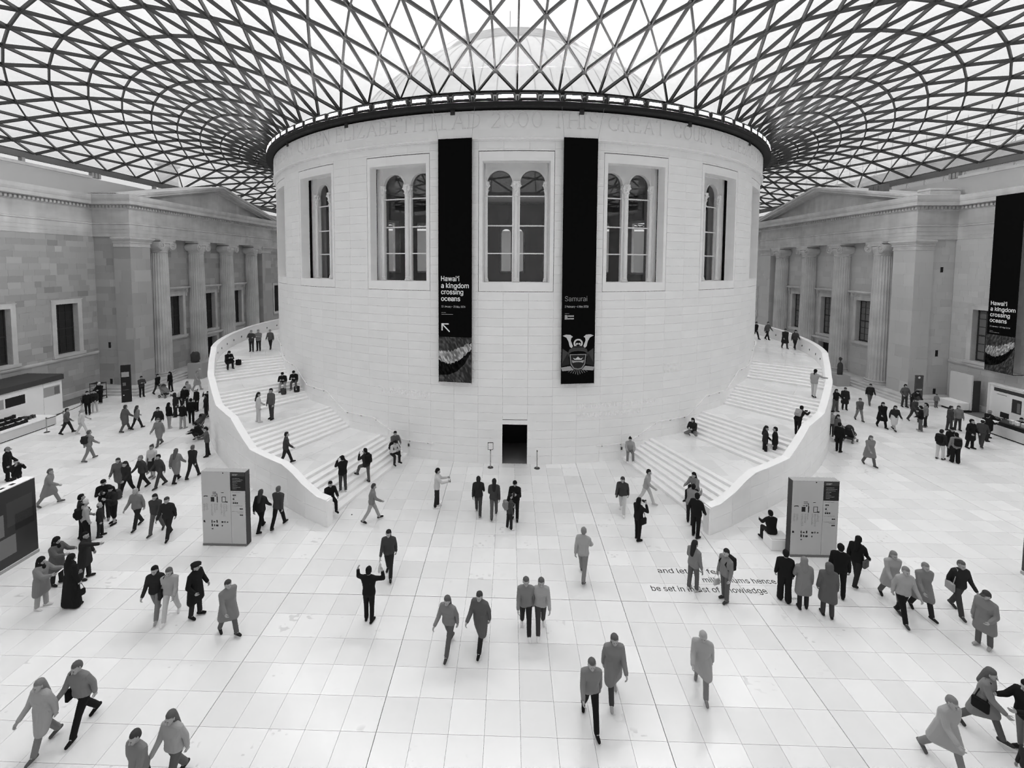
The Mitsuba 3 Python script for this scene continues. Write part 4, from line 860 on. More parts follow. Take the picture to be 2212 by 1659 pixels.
t = thing('monitor', 'black computer monitor on the information desk', 'monitor'); add('screen', rbox((32.55, -16.75, 1.15), (32.6, -16.25, 1.5), .01), 'm_black', t); add('stand', cat([box((32.56, -16.53, 1.08), (32.6, -16.47, 1.2)), box((32.48, -16.6, 1.08), (32.68, -16.4, 1.1))]), 'm_dark', t)

# left: shop kiosk
t = thing('shop_kiosk', 'white shop kiosk with a dark grey roof edge against the left wall', 'kiosk')
add('back_wall', box((-33.74, -22.5, 0), (-33.44, -14.8, 2.56)), 'm_white', t); add('end_wall', box((-36.1, -14.9, 0), (-33.44, -14.8, 2.56)), 'm_white', t); add('roof_edge', box((-36.1, -22.5, 2.56), (-33.3, -14.75, 2.94)), 'm_dark', t); add('base', box((-36.1, -22.4, 0), (-33.40, -14.78, .06)), 'm_dark', t)
for a, b, c, d, m, n in ((-18.45, -17.28, 1.54, 2.16, 'm_black', 'screen'), (-19.8, -18.55, 1.54, 2.16, 'm_mid', 'side_picture'), (-16.07, -14.95, 1.52, 2.2, 'm_mid', 'notice'), (-15.35, -15.0, 1.58, 2.12, 'm_grey', 'notice_picture')): add(n, box((-33.44, a, c), (-33.425 if n != 'notice_picture' else -33.415, b, d)), m, t)
add('panel_joint', box((-33.44, -16.1, .06), (-33.437, -16.085, 2.55)), 'm_mid', t)
t = thing('shop_counter', 'long pale shop counter in front of the white kiosk on the left', 'counter'); add('front', box((-32.9, -22.5, .06), (-31.55, -17.08, .62)), 'm_pale', t); add('top', box((-32.95, -22.5, .62), (-31.50, -17.05, .66)), 'm_white', t); add('kick', box((-32.85, -22.5, 0), (-31.60, -17.12, .06)), 'm_black', t)
rg = np.random.default_rng(4)
for i, (x, z) in enumerate(((-31.95, .66), (-32.35, .80), (-32.75, .94))):
    t = thing('display_tier', f'tiered rack of small dark souvenirs on the left shop counter, {["front", "middle", "back"][i]} tier', 'rack'); add('shelf', box((x-.17, -22.2, z), (x+.17, -18.45+.1*i, z+.03)), 'm_white', t)
    it = []
    for y in np.arange(-22.1, -18.5, .11): it.append(rbox((x-.1, y-.045, z+.03), (x+.1, y+.045, z+.03+rg.uniform(.12, .22)), .01))
    k = add('souvenirs', cat(it), 'm_black', t); tag(k, 'rows of small dark souvenirs', kind='stuff')
for y in (-18.2, -17.95, -17.7): 
    t = thing('souvenir_box', 'small dark souvenir stand at the end of the left shop counter', 'box', 'souvenir stands at the counter end'); add('body', rbox((-32.6, y-.09, .66), (-32.35, y+.09, .66+rg.uniform(.2, .34)), .02), 'm_dark', t); add('lid', box((-32.58, y-.07, .66), (-32.33, y+.07, .74)), 'm_grey', t)
def stanchion(x, y, label, h=.93):
    t = thing('barrier_post', label, 'barrier post'); b = lathe([(.001, .03), (.15, .02), (.16, 0)], 16); add('base', (b[0]+[x, y, 0], b[1]), 'm_dark', t); add('pole', tube([(x, y, .02), (x, y, h)], .028, 8), 'm_mid', t); add('head', disc((x, y, h+.02), (0, 0, 1), .035, .06, 10), 'm_dark', t); return t
pts = [(-30.72, -18.46), (-30.93, -17.15), (-31.26, -15.46), (-32.45, -14.4)]
for i, (x, y) in enumerate(pts): stanchion(x, y, f'slim queue barrier post by the left shop counter, {["nearest the camera", "second from the camera", "third from the camera", "furthest from the camera"][i]}')
for i, ((x0, y0), (x1, y1)) in enumerate(zip(pts, pts[1:])):
    t = thing('barrier_belt', f'black queue belt strung between barrier posts by the left shop counter, {["nearest", "middle", "furthest"][i]} stretch', 'belt'); add('belt', tube([(x0+(x1-x0)*u, y0+(y1-y0)*u, .90-.06*math.sin(math.pi*u)) for u in np.linspace(.03, .97, 7)], .022, 5), 'm_black', t)
t = stanchion(-1.33, -22.42, 'barrier post with a small white notice on top, left of the dark doorway', .95); add('notice_frame', rbox((-1.48, -22.45, 1.0), (-1.18, -22.41, 1.42), .01), 'm_dark', t); add('notice', box((-1.455, -22.456, 1.03), (-1.205, -22.45, 1.39)), 'm_white', t)
stanchion(1.23, -22.42, 'barrier post right of the dark doorway', .95)

# sculptures on plinths
t = thing('plinth', 'large pale stone plinth carrying a dark carved block, before the left portico', 'plinth'); add('block', rbox((-31.35, -5.0, 0), (-29.95, -3.6, 1.5), .02), 'm_ashplinth', t); add('label_plate', box((-30.2, -5.012, .95), (-30.0, -5.0, 1.02)), 'm_white', t)
diff('m_ashplinth', .40)
m = trimesh.creation.icosphere(3); v = np.array(m.vertices); v = np.sign(v)*np.abs(v)**.55*[.33, .3, .5]; nz = meshkit.fbm(v*4.2+3, 4)-.5; v = v*(1+.55*nz[:, None]); t = thing('carved_block', 'dark weathered carved stone block on the plinth before the left portico', 'sculpture')
add('stone', (v+[-30.95, -4.4, 2.0], np.array(m.faces)), 'm_sculpt', t, smooth=40); mat('m_sculpt', .06, .8, .2); add('footing', rbox((-31.2, -4.65, 1.5), (-30.7, -4.15, 1.58), .01), 'm_sculpt', t)
t = thing('plinth', 'low pale stone plinth carrying a slender dark figure, before the right portico', 'plinth'); add('block', rbox((30.15, -4.95, 0), (31.35, -3.75, .98), .02), 'm_ashplinth', t); add('base_gap', box((30.2, -4.9, -.001), (31.3, -3.8, .01)), 'm_dark', t)
t = thing('figure_sculpture', 'slender dark armless stone figure with a small head on the plinth before the right portico', 'sculpture')
b = lathe([(.01, .98), (.24, .98), (.25, 1.3), (.25, 1.75), (.23, 1.95), (.17, 2.08), (.06, 2.14), (.045, 2.2), (.045, 2.32)], 24); b = ((b[0]*[1, .6, 1])+[30.8, -4.35, 0], b[1]); add('torso', b, 'm_sculpt', t, smooth=40)
h_ = trimesh.creation.icosphere(2); add('head', (np.array(h_.vertices)*[.12, .14, .17]+[30.8, -4.35, 2.46], np.array(h_.faces)), 'm_sculpt', t, smooth=True); add('brow', rbox((30.70, -4.5, 2.46), (30.9, -4.42, 2.52), .02), 'm_sculpt', t)

# pushchairs and a trolley
def pushchair(x, y, yaw, label, m='m_black'):
    t = thing('pushchair', label, 'pushchair'); R = rot_z(-yaw); P = lambda vf: (np.asarray(vf[0])@R.T+[x, y, 0], vf[1])
    for sx in (-.26, .26):
        for yy, r in ((.32, .09), (-.28, .12)):
            wk = add('wheel', P(disc((sx, yy, r), (1, 0, 0), r, .045, 16)), 'm_dark', t); add('wheel_hub', P(disc((sx, yy, r), (1, 0, 0), r*.5, .055, 10)), 'm_mid', wk)
        add('frame_tube', P(tube([(sx, .32, .1), (sx*.9, -.1, .5), (sx*.9, -.48, 1.0)], .016, 6)), 'm_mid', t); add('frame_tube', P(tube([(sx, -.28, .12), (sx*.9, .1, .55)], .016, 6)), 'm_mid', t)
    add('handle', P(tube([(-.24, -.48, 1.0), (.24, -.48, 1.0)], .02, 6)), 'm_black', t)
    st = m3.Manifold.hull_points(np.array([(a, b_, c) for a in (-.22, .22) for b_, c in ((.3, .42), (.3, .5), (-.1, .36), (-.22, .5), (-.34, .9), (-.26, .92))])).to_mesh(); add('seat', P((np.array(st.vert_properties[:, :3]), np.array(st.tri_verts))), m, t)
    hd = lathe([(.36*math.cos(u), .36*math.sin(u)) for u in np.linspace(0, math.pi/2, 7)], 20, 0, math.pi, False); hd = (hd[0]@rot_z(math.pi).T*[.68, 1, .8]+[0, -.12, .82], hd[1]); add('hood', P(hd), m, t, smooth=True)
    add('basket', P(rbox((-.2, -.2, .16), (.2, .22, .32), .04)), 'm_dark', t)
pushchair(21.45, -18.0, math.radians(60), 'black pushchair with a hood beside people at the right parapet'); pushchair(-21.0, -17.8, math.radians(-150), 'dark pushchair parked against the left parapet beside a crouching person', 'm_dark'); pushchair(-29.0, -10.7, math.radians(100), 'dark pushchair in the crowd before the left portico', 'm_grey')
t = thing('cage_trolley', 'small black wire trolley standing by the left wall near the portico', 'trolley')
for x in (-34.4, -33.6):
    for y in (-11.7, -11.1): add('post', tube([(x, y, .1), (x, y, 1.35)], .02, 5), 'm_black', t); add('wheel', disc((x, y, .06), (1, 0, 0), .06, .04, 10), 'm_dark', t)
for z in (.2, .7, 1.3): add('shelf', cat([tube([(-34.4, -11.7, z), (-33.6, -11.7, z), (-33.6, -11.1, z), (-34.4, -11.1, z), (-34.4, -11.7, z)], .016, 5), box((-34.4, -11.7, z-.01), (-33.6, -11.1, z))]), 'm_black', t)
for x in np.linspace(-34.3, -33.7, 5): add('bar', tube([(x, -11.7, .2), (x, -11.7, 1.3)], .012, 4), 'm_black', t)
t = thing('stool', 'white block stool half hidden behind the right map sign', 'stool'); add('block', rbox((10.0, -29.1, 0), (10.75, -28.5, .45), .02), 'm_white', t); add('cushion', rbox((10.02, -29.08, .45), (10.73, -28.52, .48), .01), 'm_pale', t)

# ================================================================ PEOPLE
ICO1 = np.array(trimesh.creation.icosphere(1).vertices); ICO0 = np.array(trimesh.creation.icosphere(0).vertices)
def hull(*balls, lo=False):
    I = ICO0 if lo else ICO1
    return m3.Manifold.hull_points(np.vstack([np.asarray(c)+r*I for c, r in balls]))
def fuse(ms): return m3.Manifold.batch_boolean(list(ms), m3.OpType.Add)
def soft(m, length=.055, it=6):
    q = m.refine_to_length(length).to_mesh(); t = trimesh.Trimesh(np.array(q.vert_properties[:, :3]), np.array(q.tri_verts), process=False); t.merge_vertices()
    if it: trimesh.smoothing.filter_taubin(t, lamb=.5, nu=.52, iterations=it)
    return np.array(t.vertices), np.array(t.faces)
# hip and knee flex left/right, lean, arms (flex, abduction, elbow, inward) left/right, head pitch, head yaw, splay
POSES = dict(
    stand=(4, 3, -3, 3, 0, (4, 9, 14, 0), (2, 9, 12, 0), 3, 0, 3), stand2=(-4, 2, 6, 6, 2, (8, 14, 45, 20), (2, 8, 12, 0), 12, 15, 4), folded=(2, 2, -2, 2, 0, (28, 8, 88, 62), (24, 8, 92, 66), 8, 0, 3),
    pocket=(3, 2, -4, 4, 1, (0, 22, 48, 18), (0, 22, 48, 18), 2, -20, 4), walk=(22, 5, -16, 12, 4, (-20, 7, 16, 0), (22, 7, 26, 0), 4, 0, 1), walk2=(-16, 12, 22, 5, 4, (22, 7, 26, 0), (-20, 7, 16, 0), 6, 0, 1),
    stride=(26, 6, -20, 14, 8, (-24, 8, 20, 0), (26, 8, 36, 0), 8, 0, 1), phone=(3, 2, -3, 3, 3, (18, 8, 108, 32), (20, 8, 106, 34), 32, 0, 3), photo=(4, 3, -4, 3, 0, (52, 14, 118, 30), (54, 14, 116, 30), 4, 0, 3),
    raise_=(3, 2, -3, 2, 0, (62, 52, 128, 26), (62, 52, 128, 26), 0, 0, 3), point=(5, 3, -4, 3, 3, (4, 9, 20, 0), (84, 10, 4, 0), 2, 10, 3), hold=(4, 3, -4, 3, 2, (42, 10, 52, 12), (44, 10, 50, 12), 12, 0, 3),
    sit=(84, 84, 80, 80, 12, (40, 10, 42, 12), (36, 10, 46, 14), 6, 0, 7), sitphone=(86, 88, 82, 84, 24, (30, 10, 82, 30), (30, 10, 84, 30), 34, 0, 8), sitcross=(76, 150, 70, 146, 8, (28, 10, 66, 30), (28, 10, 66, 30), 8, 20, 34),
    crouch=(112, 138, 82, 128, 28, (38, 12, 40, 10), (44, 12, 30, 10), 16, 0, 8), stepup=(68, 46, -2, 3, 6, (50, 14, 110, 30), (46, 14, 112, 30), 6, 0, 2), lean=(6, 2, -4, 4, 34, (58, 10, 44, 8), (60, 10, 46, 8), -8, 0, 4), reach=(10, 6, -8, 8, 8, (10, 10, 20, 0), (60, 30, 20, -10), 6, 0, 3), bend=(12, 4, 4, 4, 48, (30, 8, 30, 8), (30, 8, 30, 8), 20, 0, 4))
def skel(pose):
    hl, kl, hr, kr, lean, aL, aR, hp, hy, sp = POSES[pose]; R = math.radians; J = {}
    for s, h, k_ in ((-1, hl, kl), (1, hr, kr)):
        spl = R(sp if h > 40 else sp*.6)
        hip = np.array([s*.088, 0, 0]); d = lambda a, q=1.0: np.array([s*math.sin(spl)*q, math.sin(R(a))*math.cos(spl), -math.cos(R(a))*math.cos(spl)])
        knee = hip+.43*d(h); sh = h-k_
        dsh = d(sh, .3 if pose != 'sitcross' else -1.1); ank = knee+.42*dsh/np.linalg.norm(dsh)
        fa = min(0.0, R(sh)*.8) if pose not in ('crouch', 'sitcross') else 0.0
        ft = np.array([s*.18, math.cos(fa), math.sin(fa)]); ft /= np.linalg.norm(ft)
        J['hip', s], J['knee', s], J['ank', s], J['toe', s] = hip, knee, ank, ank+.155*ft-[0, 0, .045]; J['heel', s] = ank-.055*ft-[0, 0, .04]
    u = np.array([0, math.sin(R(lean)), math.cos(R(lean))]); f = np.array([0, math.cos(R(lean)), -math.sin(R(lean))]); J['u'], J['f'] = u, f
    J['waist'], J['chest'], J['neck'], J['shc'] = .17*u, .34*u+.01*f, .53*u, .47*u
    up = np.array([0, math.sin(R(lean*.4)), math.cos(R(lean*.4))]); J['head'] = .56*u+.125*up+.02*f
    for s, a in ((-1, aL), (1, aR)):
        fx, ab, el, iw = (R(q) for q in a)
        sh = .465*u+np.array([s*.185, 0, 0]); d1 = np.array([s*math.sin(ab), math.sin(fx)*math.cos(ab), -math.cos(fx)*math.cos(ab)])
        e = sh+.285*d1; d2 = np.array([-s*math.sin(iw)+s*math.sin(ab)*.5, math.sin(fx+el)*math.cos(iw), -math.cos(fx+el)*math.cos(iw)]); d2 /= np.linalg.norm(d2)
        J['sh', s], J['elb', s], J['wri', s], J['hd', s] = sh, e, e+.25*d2, d2
    zmin = min(min(J['toe', s][2]-.035, J['heel', s][2]-.04) for s in (-1, 1))
    if pose == 'sitcross': zmin = -.12
    sh_ = np.array([0, 0, -zmin])
    for k_ in J:
        if k_ not in ('u', 'f') and not (isinstance(k_, tuple) and k_[0] == 'hd'): J[k_] = J[k_]+sh_
    c, s_ = math.cos(R(hp+lean*.4)), math.sin(R(hp+lean*.4)); cy, sy = math.cos(R(-hy)), math.sin(R(-hy))
    J['HR'] = np.array([[cy, -sy, 0], [sy, cy, 0], [0, 0, 1]])@np.array([[1, 0, 0], [0, c, s_], [0, -s_, c]])
    return J
SK = {p_: skel(p_) for p_ in POSES}
def hb(J, c): return J['head']+J['HR']@np.asarray(c, float)
def hand(J, s):
    w, d = J['wri', s], J['hd', s]; n = np.array([-s, 0, 0.0]); n -= d*(n@d); n /= np.linalg.norm(n); t = np.cross(n, d); t *= 1 if t[1]+.5*t[2] > 0 else -1
    out = [hull((w, .026), (w+.02*d, .026), (w+.085*d+.03*t, .014), (w+.085*d-.03*t, .014))]
    for i, (o, L) in enumerate(((.030, .070), (.010, .080), (-.010, .074), (-.029, .058))):
        a = w+.085*d+o*t; c1 = .45+.08*i; b = a+L*.55*(d*math.cos(c1)+n*math.sin(c1)); c2 = c1+.7; e = b+L*.5*(d*math.cos(c2)+n*math.sin(c2))
        out += [hull((a, .0105), (b, .0095), lo=True), hull((b, .0095), (e, .0075), lo=True)]
    a = w+.03*d+.03*t; b = a+.045*(d*.7+t*.6+n*.3); e = b+.035*(d*.9+n*.5+t*.1)
    return out+[hull((a, .014), (b, .011), lo=True), hull((b, .011), (e, .009), lo=True)]
MESH = {}
def pm(pose, part):
    k = (pose, part)
    if k in MESH: return MESH[k]
    J = SK[pose]; u, f = J['u'], J['f']; X = np.array([1.0, 0, 0]); L = []
    def torso(e, low=True):
        W_, C, S = J['waist'], J['chest'], J['shc']; P = (J['hip', -1]+J['hip', 1])/2
        if low: L.append(hull((P-.075*X, .112+e), (P+.075*X, .112+e), (W_-.055*X, .10+e), (W_+.055*X, .10+e)))
        L.append(hull((W_-.055*X, .10+e), (W_+.055*X, .10+e), (C-.085*X, .108+e), (C+.085*X, .108+e)))
        L.append(hull((C-.085*X, .108+e), (C+.085*X, .108+e), (J['sh', -1]*.93+S*.07, .058+e), (J['sh', 1]*.93+S*.07, .058+e), (S+.03*u, .06+e)))
    def arms(e, last=1.0):
        for s in (-1, 1):
            a, b, c = J['sh', s], J['elb', s], J['wri', s]
            L.append(hull((a, .054+e), (b, .043+e))); L.append(hull((b, .043+e), (b+(c-b)*last, .030+e)))
    def legs(e, stop=1.0, g0=True):
        for s in (-1, 1):
            a, b, c = J['hip', s], J['knee', s], J['ank', s]
            L.append(hull((a, .094+e), (b, .058+e))); L.append(hull((b, .058+e), (b+(c-b)*.35, .056+e), (b+(c-b)*stop, .040+e*1.6)))
    def skirt(frac, e, flare):
        for s in (-1, 1):
            a, b, c = J['hip', s], J['knee', s], J['ank', s]; q = a+(b-a)*min(1, frac) if frac <= 1 else b+(c-b)*(frac-1)
            L.append(hull((a+.10*u, .11+e), (a, .115+e), (q+s*flare*X, .085+e+flare*.5)))
        qs = [(lambda a, b, c: a+(b-a)*min(1, frac) if frac <= 1 else b+(c-b)*(frac-1))(J['hip', s], J['knee', s], J['ank', s]) for s in (-1, 1)]
        if np.linalg.norm(qs[0]-qs[1]) < .55: L.append(hull((J['hip', -1], .115+e), (J['hip', 1], .115+e), (qs[0]-flare*X, .085+e+flare*.5), (qs[1]+flare*X, .085+e+flare*.5)))
    if part == 'body':
        torso(0); arms(0); legs(0)
        for s in (-1, 1): L.append(hull((J['heel', s], .036), (J['ank', s], .038), (J['toe', s], .03)))
        L.append(hull((J['neck']-.06*u, .062), (hb(J, (0, -.015, -.06)), .055)))
        hd = [hull((hb(J, (0, -.012, .035)), .096), (hb(J, (0, .022, -.03)), .076), (hb(J, (0, .046, -.088)), .040)), hull((hb(J, (-.03, .078, .018)), .018), (hb(J, (.03, .078, .018)), .018)),
              hull((hb(J, (0, .098, .0)), .011), (hb(J, (0, .112, -.034)), .017)), hull((hb(J, (-.018, .088, -.066)), .012), (hb(J, (.018, .088, -.066)), .012))]
        hd += [hull((hb(J, (s*.088, -.005, .012)), .016), (hb(J, (s*.086, 0, -.03)), .013), lo=True) for s in (-1, 1)]
        v1, f1 = soft(fuse(L), .06, 5); core = m3.Manifold(m3.Mesh(np.ascontiguousarray(v1, dtype=np.float32), np.ascontiguousarray(f1, dtype=np.uint32)))
        extra = fuse(hd).refine_to_length(.03)
        allp = fuse([core, extra]+hand(J, -1)+hand(J, 1)) if core.num_tri() > 0 else fuse(hd+L+hand(J, -1)+hand(J, 1))
        q = allp.to_mesh(); r_ = (np.array(q.vert_properties[:, :3]), np.array(q.tri_verts))
    elif part == 'jacket': torso(.028); arms(.020, .93); L.append(hull((J['neck']-.05*u, .075), (J['neck']+.012*u, .070))); r_ = soft(fuse(L))
    elif part == 'coat': torso(.036); arms(.026, .95); skirt(.85, .03, .03); L.append(hull((J['neck']-.05*u, .082), (J['neck']+.025*u, .078))); r_ = soft(fuse(L))
    elif part == 'robe': torso(.034); arms(.034, .97); skirt(1.92, .03, .05); r_ = soft(fuse(L))
    elif part == 'skirt': skirt(1.05, .02, .05); r_ = soft(fuse(L))
    elif part == 'shorts': legs(.03, .02); P = (J['hip', -1]+J['hip', 1])/2; L.append(hull((P-.075*X, .125), (P+.075*X, .125), (P+.10*u, .115))); r_ = soft(fuse(L))
    elif part in ('trousers', 'wide_trousers'):
        e = .016 if part == 'trousers' else .038; legs(e, .97); P = (J['hip', -1]+J['hip', 1])/2; L.append(hull((P-.075*X, .122), (P+.075*X, .122), (P+.12*u-.05*X, .108), (P+.12*u+.05*X, .108))); r_ = soft(fuse(L))
    elif part in ('shoe-', 'shoe+'):
        s = -1 if part[-1] == '-' else 1
        r_ = soft(fuse([hull((J['heel', s], .044), (J['ank', s]-[0, 0, .01], .043), (J['toe', s]+[0, 0, .004], .038), (J['toe', s]*.6+J['heel', s]*.4+[0, 0, .012], .045))]), .05, 2)
    elif part == 'short_hair': r_ = soft(fuse([hull((hb(J, (0, -.022, .048)), .101), (hb(J, (0, -.045, -.02)), .082), (hb(J, (0, .025, .085)), .058))]), .04, 3)
    elif part == 'long_hair': r_ = soft(fuse([hull((hb(J, (0, -.022, .048)), .103), (hb(J, (0, -.045, -.03)), .09), (hb(J, (0, .02, .085)), .062)), hull((hb(J, (0, -.05, -.02)), .092), (J['neck']-.02*u-.07*f, .085), (J['shc']-.12*u-.12*f, .065))]), .045, 3)
    elif part == 'bun_hair': r_ = soft(fuse([hull((hb(J, (0, -.022, .046)), .101), (hb(J, (0, -.045, -.02)), .082), (hb(J, (0, .022, .085)), .058)), hull((hb(J, (0, -.10, .10)), .045), (hb(J, (0, -.09, .12)), .04))]), .04, 3)
    elif part == 'pony_hair': r_ = soft(fuse([hull((hb(J, (0, -.022, .046)), .101), (hb(J, (0, -.045, -.02)), .082), (hb(J, (0, .022, .085)), .058)), hull((hb(J, (0, -.115, .03)), .035), (hb(J, (0, -.13, -.16)), .028), (hb(J, (0, -.12, -.2)), .015))]), .04, 3)
    elif part == 'beanie': r_ = soft(fuse([hull((hb(J, (0, -.012, .055)), .104), (hb(J, (0, -.015, .085)), .095)), hull(*[(hb(J, (.088*math.cos(a), -.012+.092*math.sin(a), .035)), .02) for a in np.linspace(0, 2*math.pi, 12)[:-1]])]), .04, 2)
    elif part == 'cap': r_ = soft(fuse([hull((hb(J, (0, -.012, .055)), .103), (hb(J, (0, -.015, .07)), .095)), hull((hb(J, (-.06, .07, .06)), .012), (hb(J, (.06, .07, .06)), .012), (hb(J, (-.04, .165, .045)), .008), (hb(J, (.04, .165, .045)), .008))]), .04, 1)
    elif part == 'flat_cap': r_ = soft(fuse([hull(*[(hb(J, (.112*math.cos(a), .012+.13*math.sin(a), .088)), .022) for a in np.linspace(0, 2*math.pi, 14)[:-1]], (hb(J, (0, -.02, .06)), .098)), hull((hb(J, (-.05, .10, .065)), .012), (hb(J, (.05, .10, .065)), .012), (hb(J, (0, .155, .055)), .01))]), .04, 1)
    elif part == 'headscarf':
        s0 = fuse([hull((hb(J, (0, -.02, .04)), .112), (hb(J, (0, -.04, -.06)), .10)), hull((hb(J, (0, -.035, -.06)), .10), (J['neck']+.01*u, .085), (J['shc']-.03*u-.10*X, .085), (J['shc']-.03*u+.10*X, .085), (J['chest']+.05*u-.06*f, .10)), hull((hb(J, (0, .03, -.118)), .05), (J['shc']+.0*u+.05*f, .09))])
        r_ = soft(s0-hull((hb(J, (0, .12, .012)), .068), (hb(J, (0, .13, -.05)), .058)), .035, 2)
    elif part == 'hood': r_ = soft(fuse([hull((hb(J, (0, -.03, .05)), .118), (hb(J, (0, -.05, -.06)), .115), (J['neck'], .10))])-hull((hb(J, (0, .13, .015)), .082), (hb(J, (0, .14, -.06)), .075)), .04, 2)
    elif part == 'eyes-': v, f_ = ICO0, np.array(trimesh.creation.icosphere(0).faces); r_ = (hb(J, (-.034, .091, .0))+v*.0085, f_)
    elif part == 'eyes+': v, f_ = ICO0, np.array(trimesh.creation.icosphere(0).faces); r_ = (hb(J, (.034, .091, .0))+v*.0085, f_)
    elif part == 'mouth': h_ = hull((hb(J, (-.022, .094, -.068)), .006), (hb(J, (.022, .094, -.068)), .006), lo=True).to_mesh(); r_ = (np.array(h_.vert_properties[:, :3]), np.array(h_.tri_verts))
    elif part == 'backpack':
        c = J['chest']-.235*f-.02*u; q = [(c+a*X+b_*u+c_*f, .05) for a in (-.10, .10) for b_ in (-.17, .15) for c_ in (-.03, .07)]
        r_ = soft(fuse([hull(*q), hull((c-.09*f-.08*u-.07*X, .04), (c-.09*f-.08*u+.07*X, .04), (c-.09*f+.03*u-.07*X, .035), (c-.09*f+.03*u+.07*X, .035))]), .06, 2)
    elif part == 'strap':
        o = []
        for s in (-1, 1):
            p_ = [J['chest']+.09*u-.14*f+s*.1*X, J['shc']+.085*u+s*.1*X, J['chest']+.05*u+.16*f+s*.12*X, J['chest']-.14*u+.06*f+s*.155*X, J['chest']-.14*u-.12*f+s*.13*X]; o.append(tube(p_, .021, 5))
        r_ = cat(o)
    elif part == 'handbag': w = J['wri', 1]+J['hd', 1]*.1; q = rbox((-.03, -.13, -.42), (.05, .13, -.2), .03); r_ = cat([(q[0]+w, q[1]), tube([w+[.01, -.1, -.2], w+[.01, -.04, -.02], w+[.01, .04, -.02], w+[.01, .1, -.2]], .009, 5)])
    elif part == 'shoulderbag': w = J['hip', 1]+[.16, .02, -.04]; q = rbox((-.05, -.15, -.13), (.05, .15, .14), .03); r_ = cat([(q[0]+w, q[1]), tube([w+[0, .1, .12], J['shc']+.08*u+.13*X+.06*f, J['shc']+.09*u+.12*X-.03*f, w+[0, -.1, .12]], .013, 5)])
    elif part == 'phone': w = (J['wri', 1]+J['hd', 1]*.10)*.5+(J['wri', -1]+J['hd', -1]*.10)*.5; q = rbox((-.045, -.008, -.06), (.045, .008, .08), .006); r_ = (q[0]@np.array([[1, 0, 0], [0, .8, -.6], [0, .6, .8]]).T+w+[0, .02, .03], q[1])
    elif part == 'phone1': w = J['wri', 1]+J['hd', 1]*.12; q = rbox((-.045, -.008, -.05), (.045, .008, .09), .006); r_ = (q[0]+w, q[1])
    elif part == 'camera': w = (J['wri', 1]+J['hd', 1]*.09)*.5+(J['wri', -1]+J['hd', -1]*.09)*.5; q = rbox((-.07, -.03, -.04), (.07, .03, .05), .015); d_ = disc((0, .07, 0), (0, 1, 0), .035, .09, 12); r_ = cat([(q[0]+w, q[1]), (d_[0]+w, d_[1])])
    elif part == 'sheet': w = (J['wri', 1]+J['hd', 1]*.1)*.5+(J['wri', -1]+J['hd', -1]*.1)*.5; q = box((-.16, -.11, -.002), (.16, .11, .002)); r_ = (q[0]@np.array([[1, 0, 0], [0, .85, -.5], [0, .5, .85]]).T+w+[0, .05, .02], q[1])
    MESH[k] = mikit.ply(r_, 'm_skin', 50 if part in ('body',) else (False if part in ('phone', 'sheet', 'phone1') else True)); return MESH[k]
COUNT = [0]
ITEM = dict(backpack='backpack', handbag='handbag', shoulderbag='shoulder bag', phone='phone', phone1='phone', camera='photo camera', sheet='paper sheet')
def person(x, y, z, face, pose, outfit, hair, tones, scale, label, items=(), dark_skin=False, bottom=None):
    top, bot, hr_, sh = tones; t = thing('person', label, 'person')
    M = np.eye(4); M[:3, :3] = rot_z(-math.radians(face))*scale; M[:3, 3] = [x, y, z+.001]; TW = T(M)
    def part(name, mk, b, par=t):
        scene[key(name, par)] = {**pm(pose, mk), 'bsdf': {'type': 'ref', 'id': b}, 'to_world': TW}
    part('body', 'body', 'm_skindark' if dark_skin else 'm_skin')
    part({'skirt': 'jacket', 'shorts': 'jacket'}.get(outfit, outfit), {'skirt': 'jacket', 'shorts': 'jacket'}.get(outfit, outfit), f'm_cloth{top}')
    if outfit == 'skirt': part('skirt', 'skirt', f'm_cloth{bot}')
    elif outfit == 'shorts': part('shorts', 'shorts', f'm_cloth{bot}')
    elif outfit != 'robe': part(bottom or 'trousers', bottom or 'trousers', f'm_cloth{bot}')
    part('shoe', 'shoe-', f'm_cloth{sh}'); part('shoe', 'shoe+', f'm_cloth{sh}')
    if hair: part('hair' if 'hair' in hair else hair, hair, f'm_cloth{hr_}')
    if hair in ('cap', 'beanie', 'flat_cap'): part('hair', 'short_hair', 'm_cloth1')
    toward = np.array([math.sin(math.radians(face)), math.cos(math.radians(face))])@(EYE[:2]-[x, y])/np.hypot(*(EYE[:2]-[x, y]))
    if toward > -.2: part('eye', 'eyes-', 'm_eye'); part('eye', 'eyes+', 'm_eye'); part('mouth', 'mouth', 'm_skindark')
    for it in items:
        nm, tn, lb = it; o = thing(ITEM[nm].replace(' ', '_'), lb, ITEM[nm])
        bb = f'm_cloth{tn}' if nm not in ('phone', 'phone1', 'camera') else 'm_black'
        if nm == 'backpack':
            scene[key('bag', o)] = {**pm(pose, 'backpack'), 'bsdf': {'type': 'ref', 'id': bb}, 'to_world': TW}; scene[key('strap', o)] = {**pm(pose, 'strap'), 'bsdf': {'type': 'ref', 'id': bb}, 'to_world': TW}
        else: scene[key('case' if nm in ('phone', 'phone1') else ('sheet' if nm == 'sheet' else 'bag' if 'bag' in nm else 'body'), o)] = {**pm(pose, nm), 'bsdf': {'type': 'ref', 'id': bb}, 'to_world': TW}
def stair_person(az, r, z, *a, **k): q = pol(az, r, z); person(q[0], q[1], z, *a, **k)
SH, LO, BU, PO, BE, CA, FC, HS, HO = 'short_hair', 'long_hair', 'bun_hair', 'pony_hair', 'beanie', 'cap', 'flat_cap', 'headscarf', 'hood'
J_, C_, R_, S_ = 'jacket', 'coat', 'robe', 'skirt'
P = person
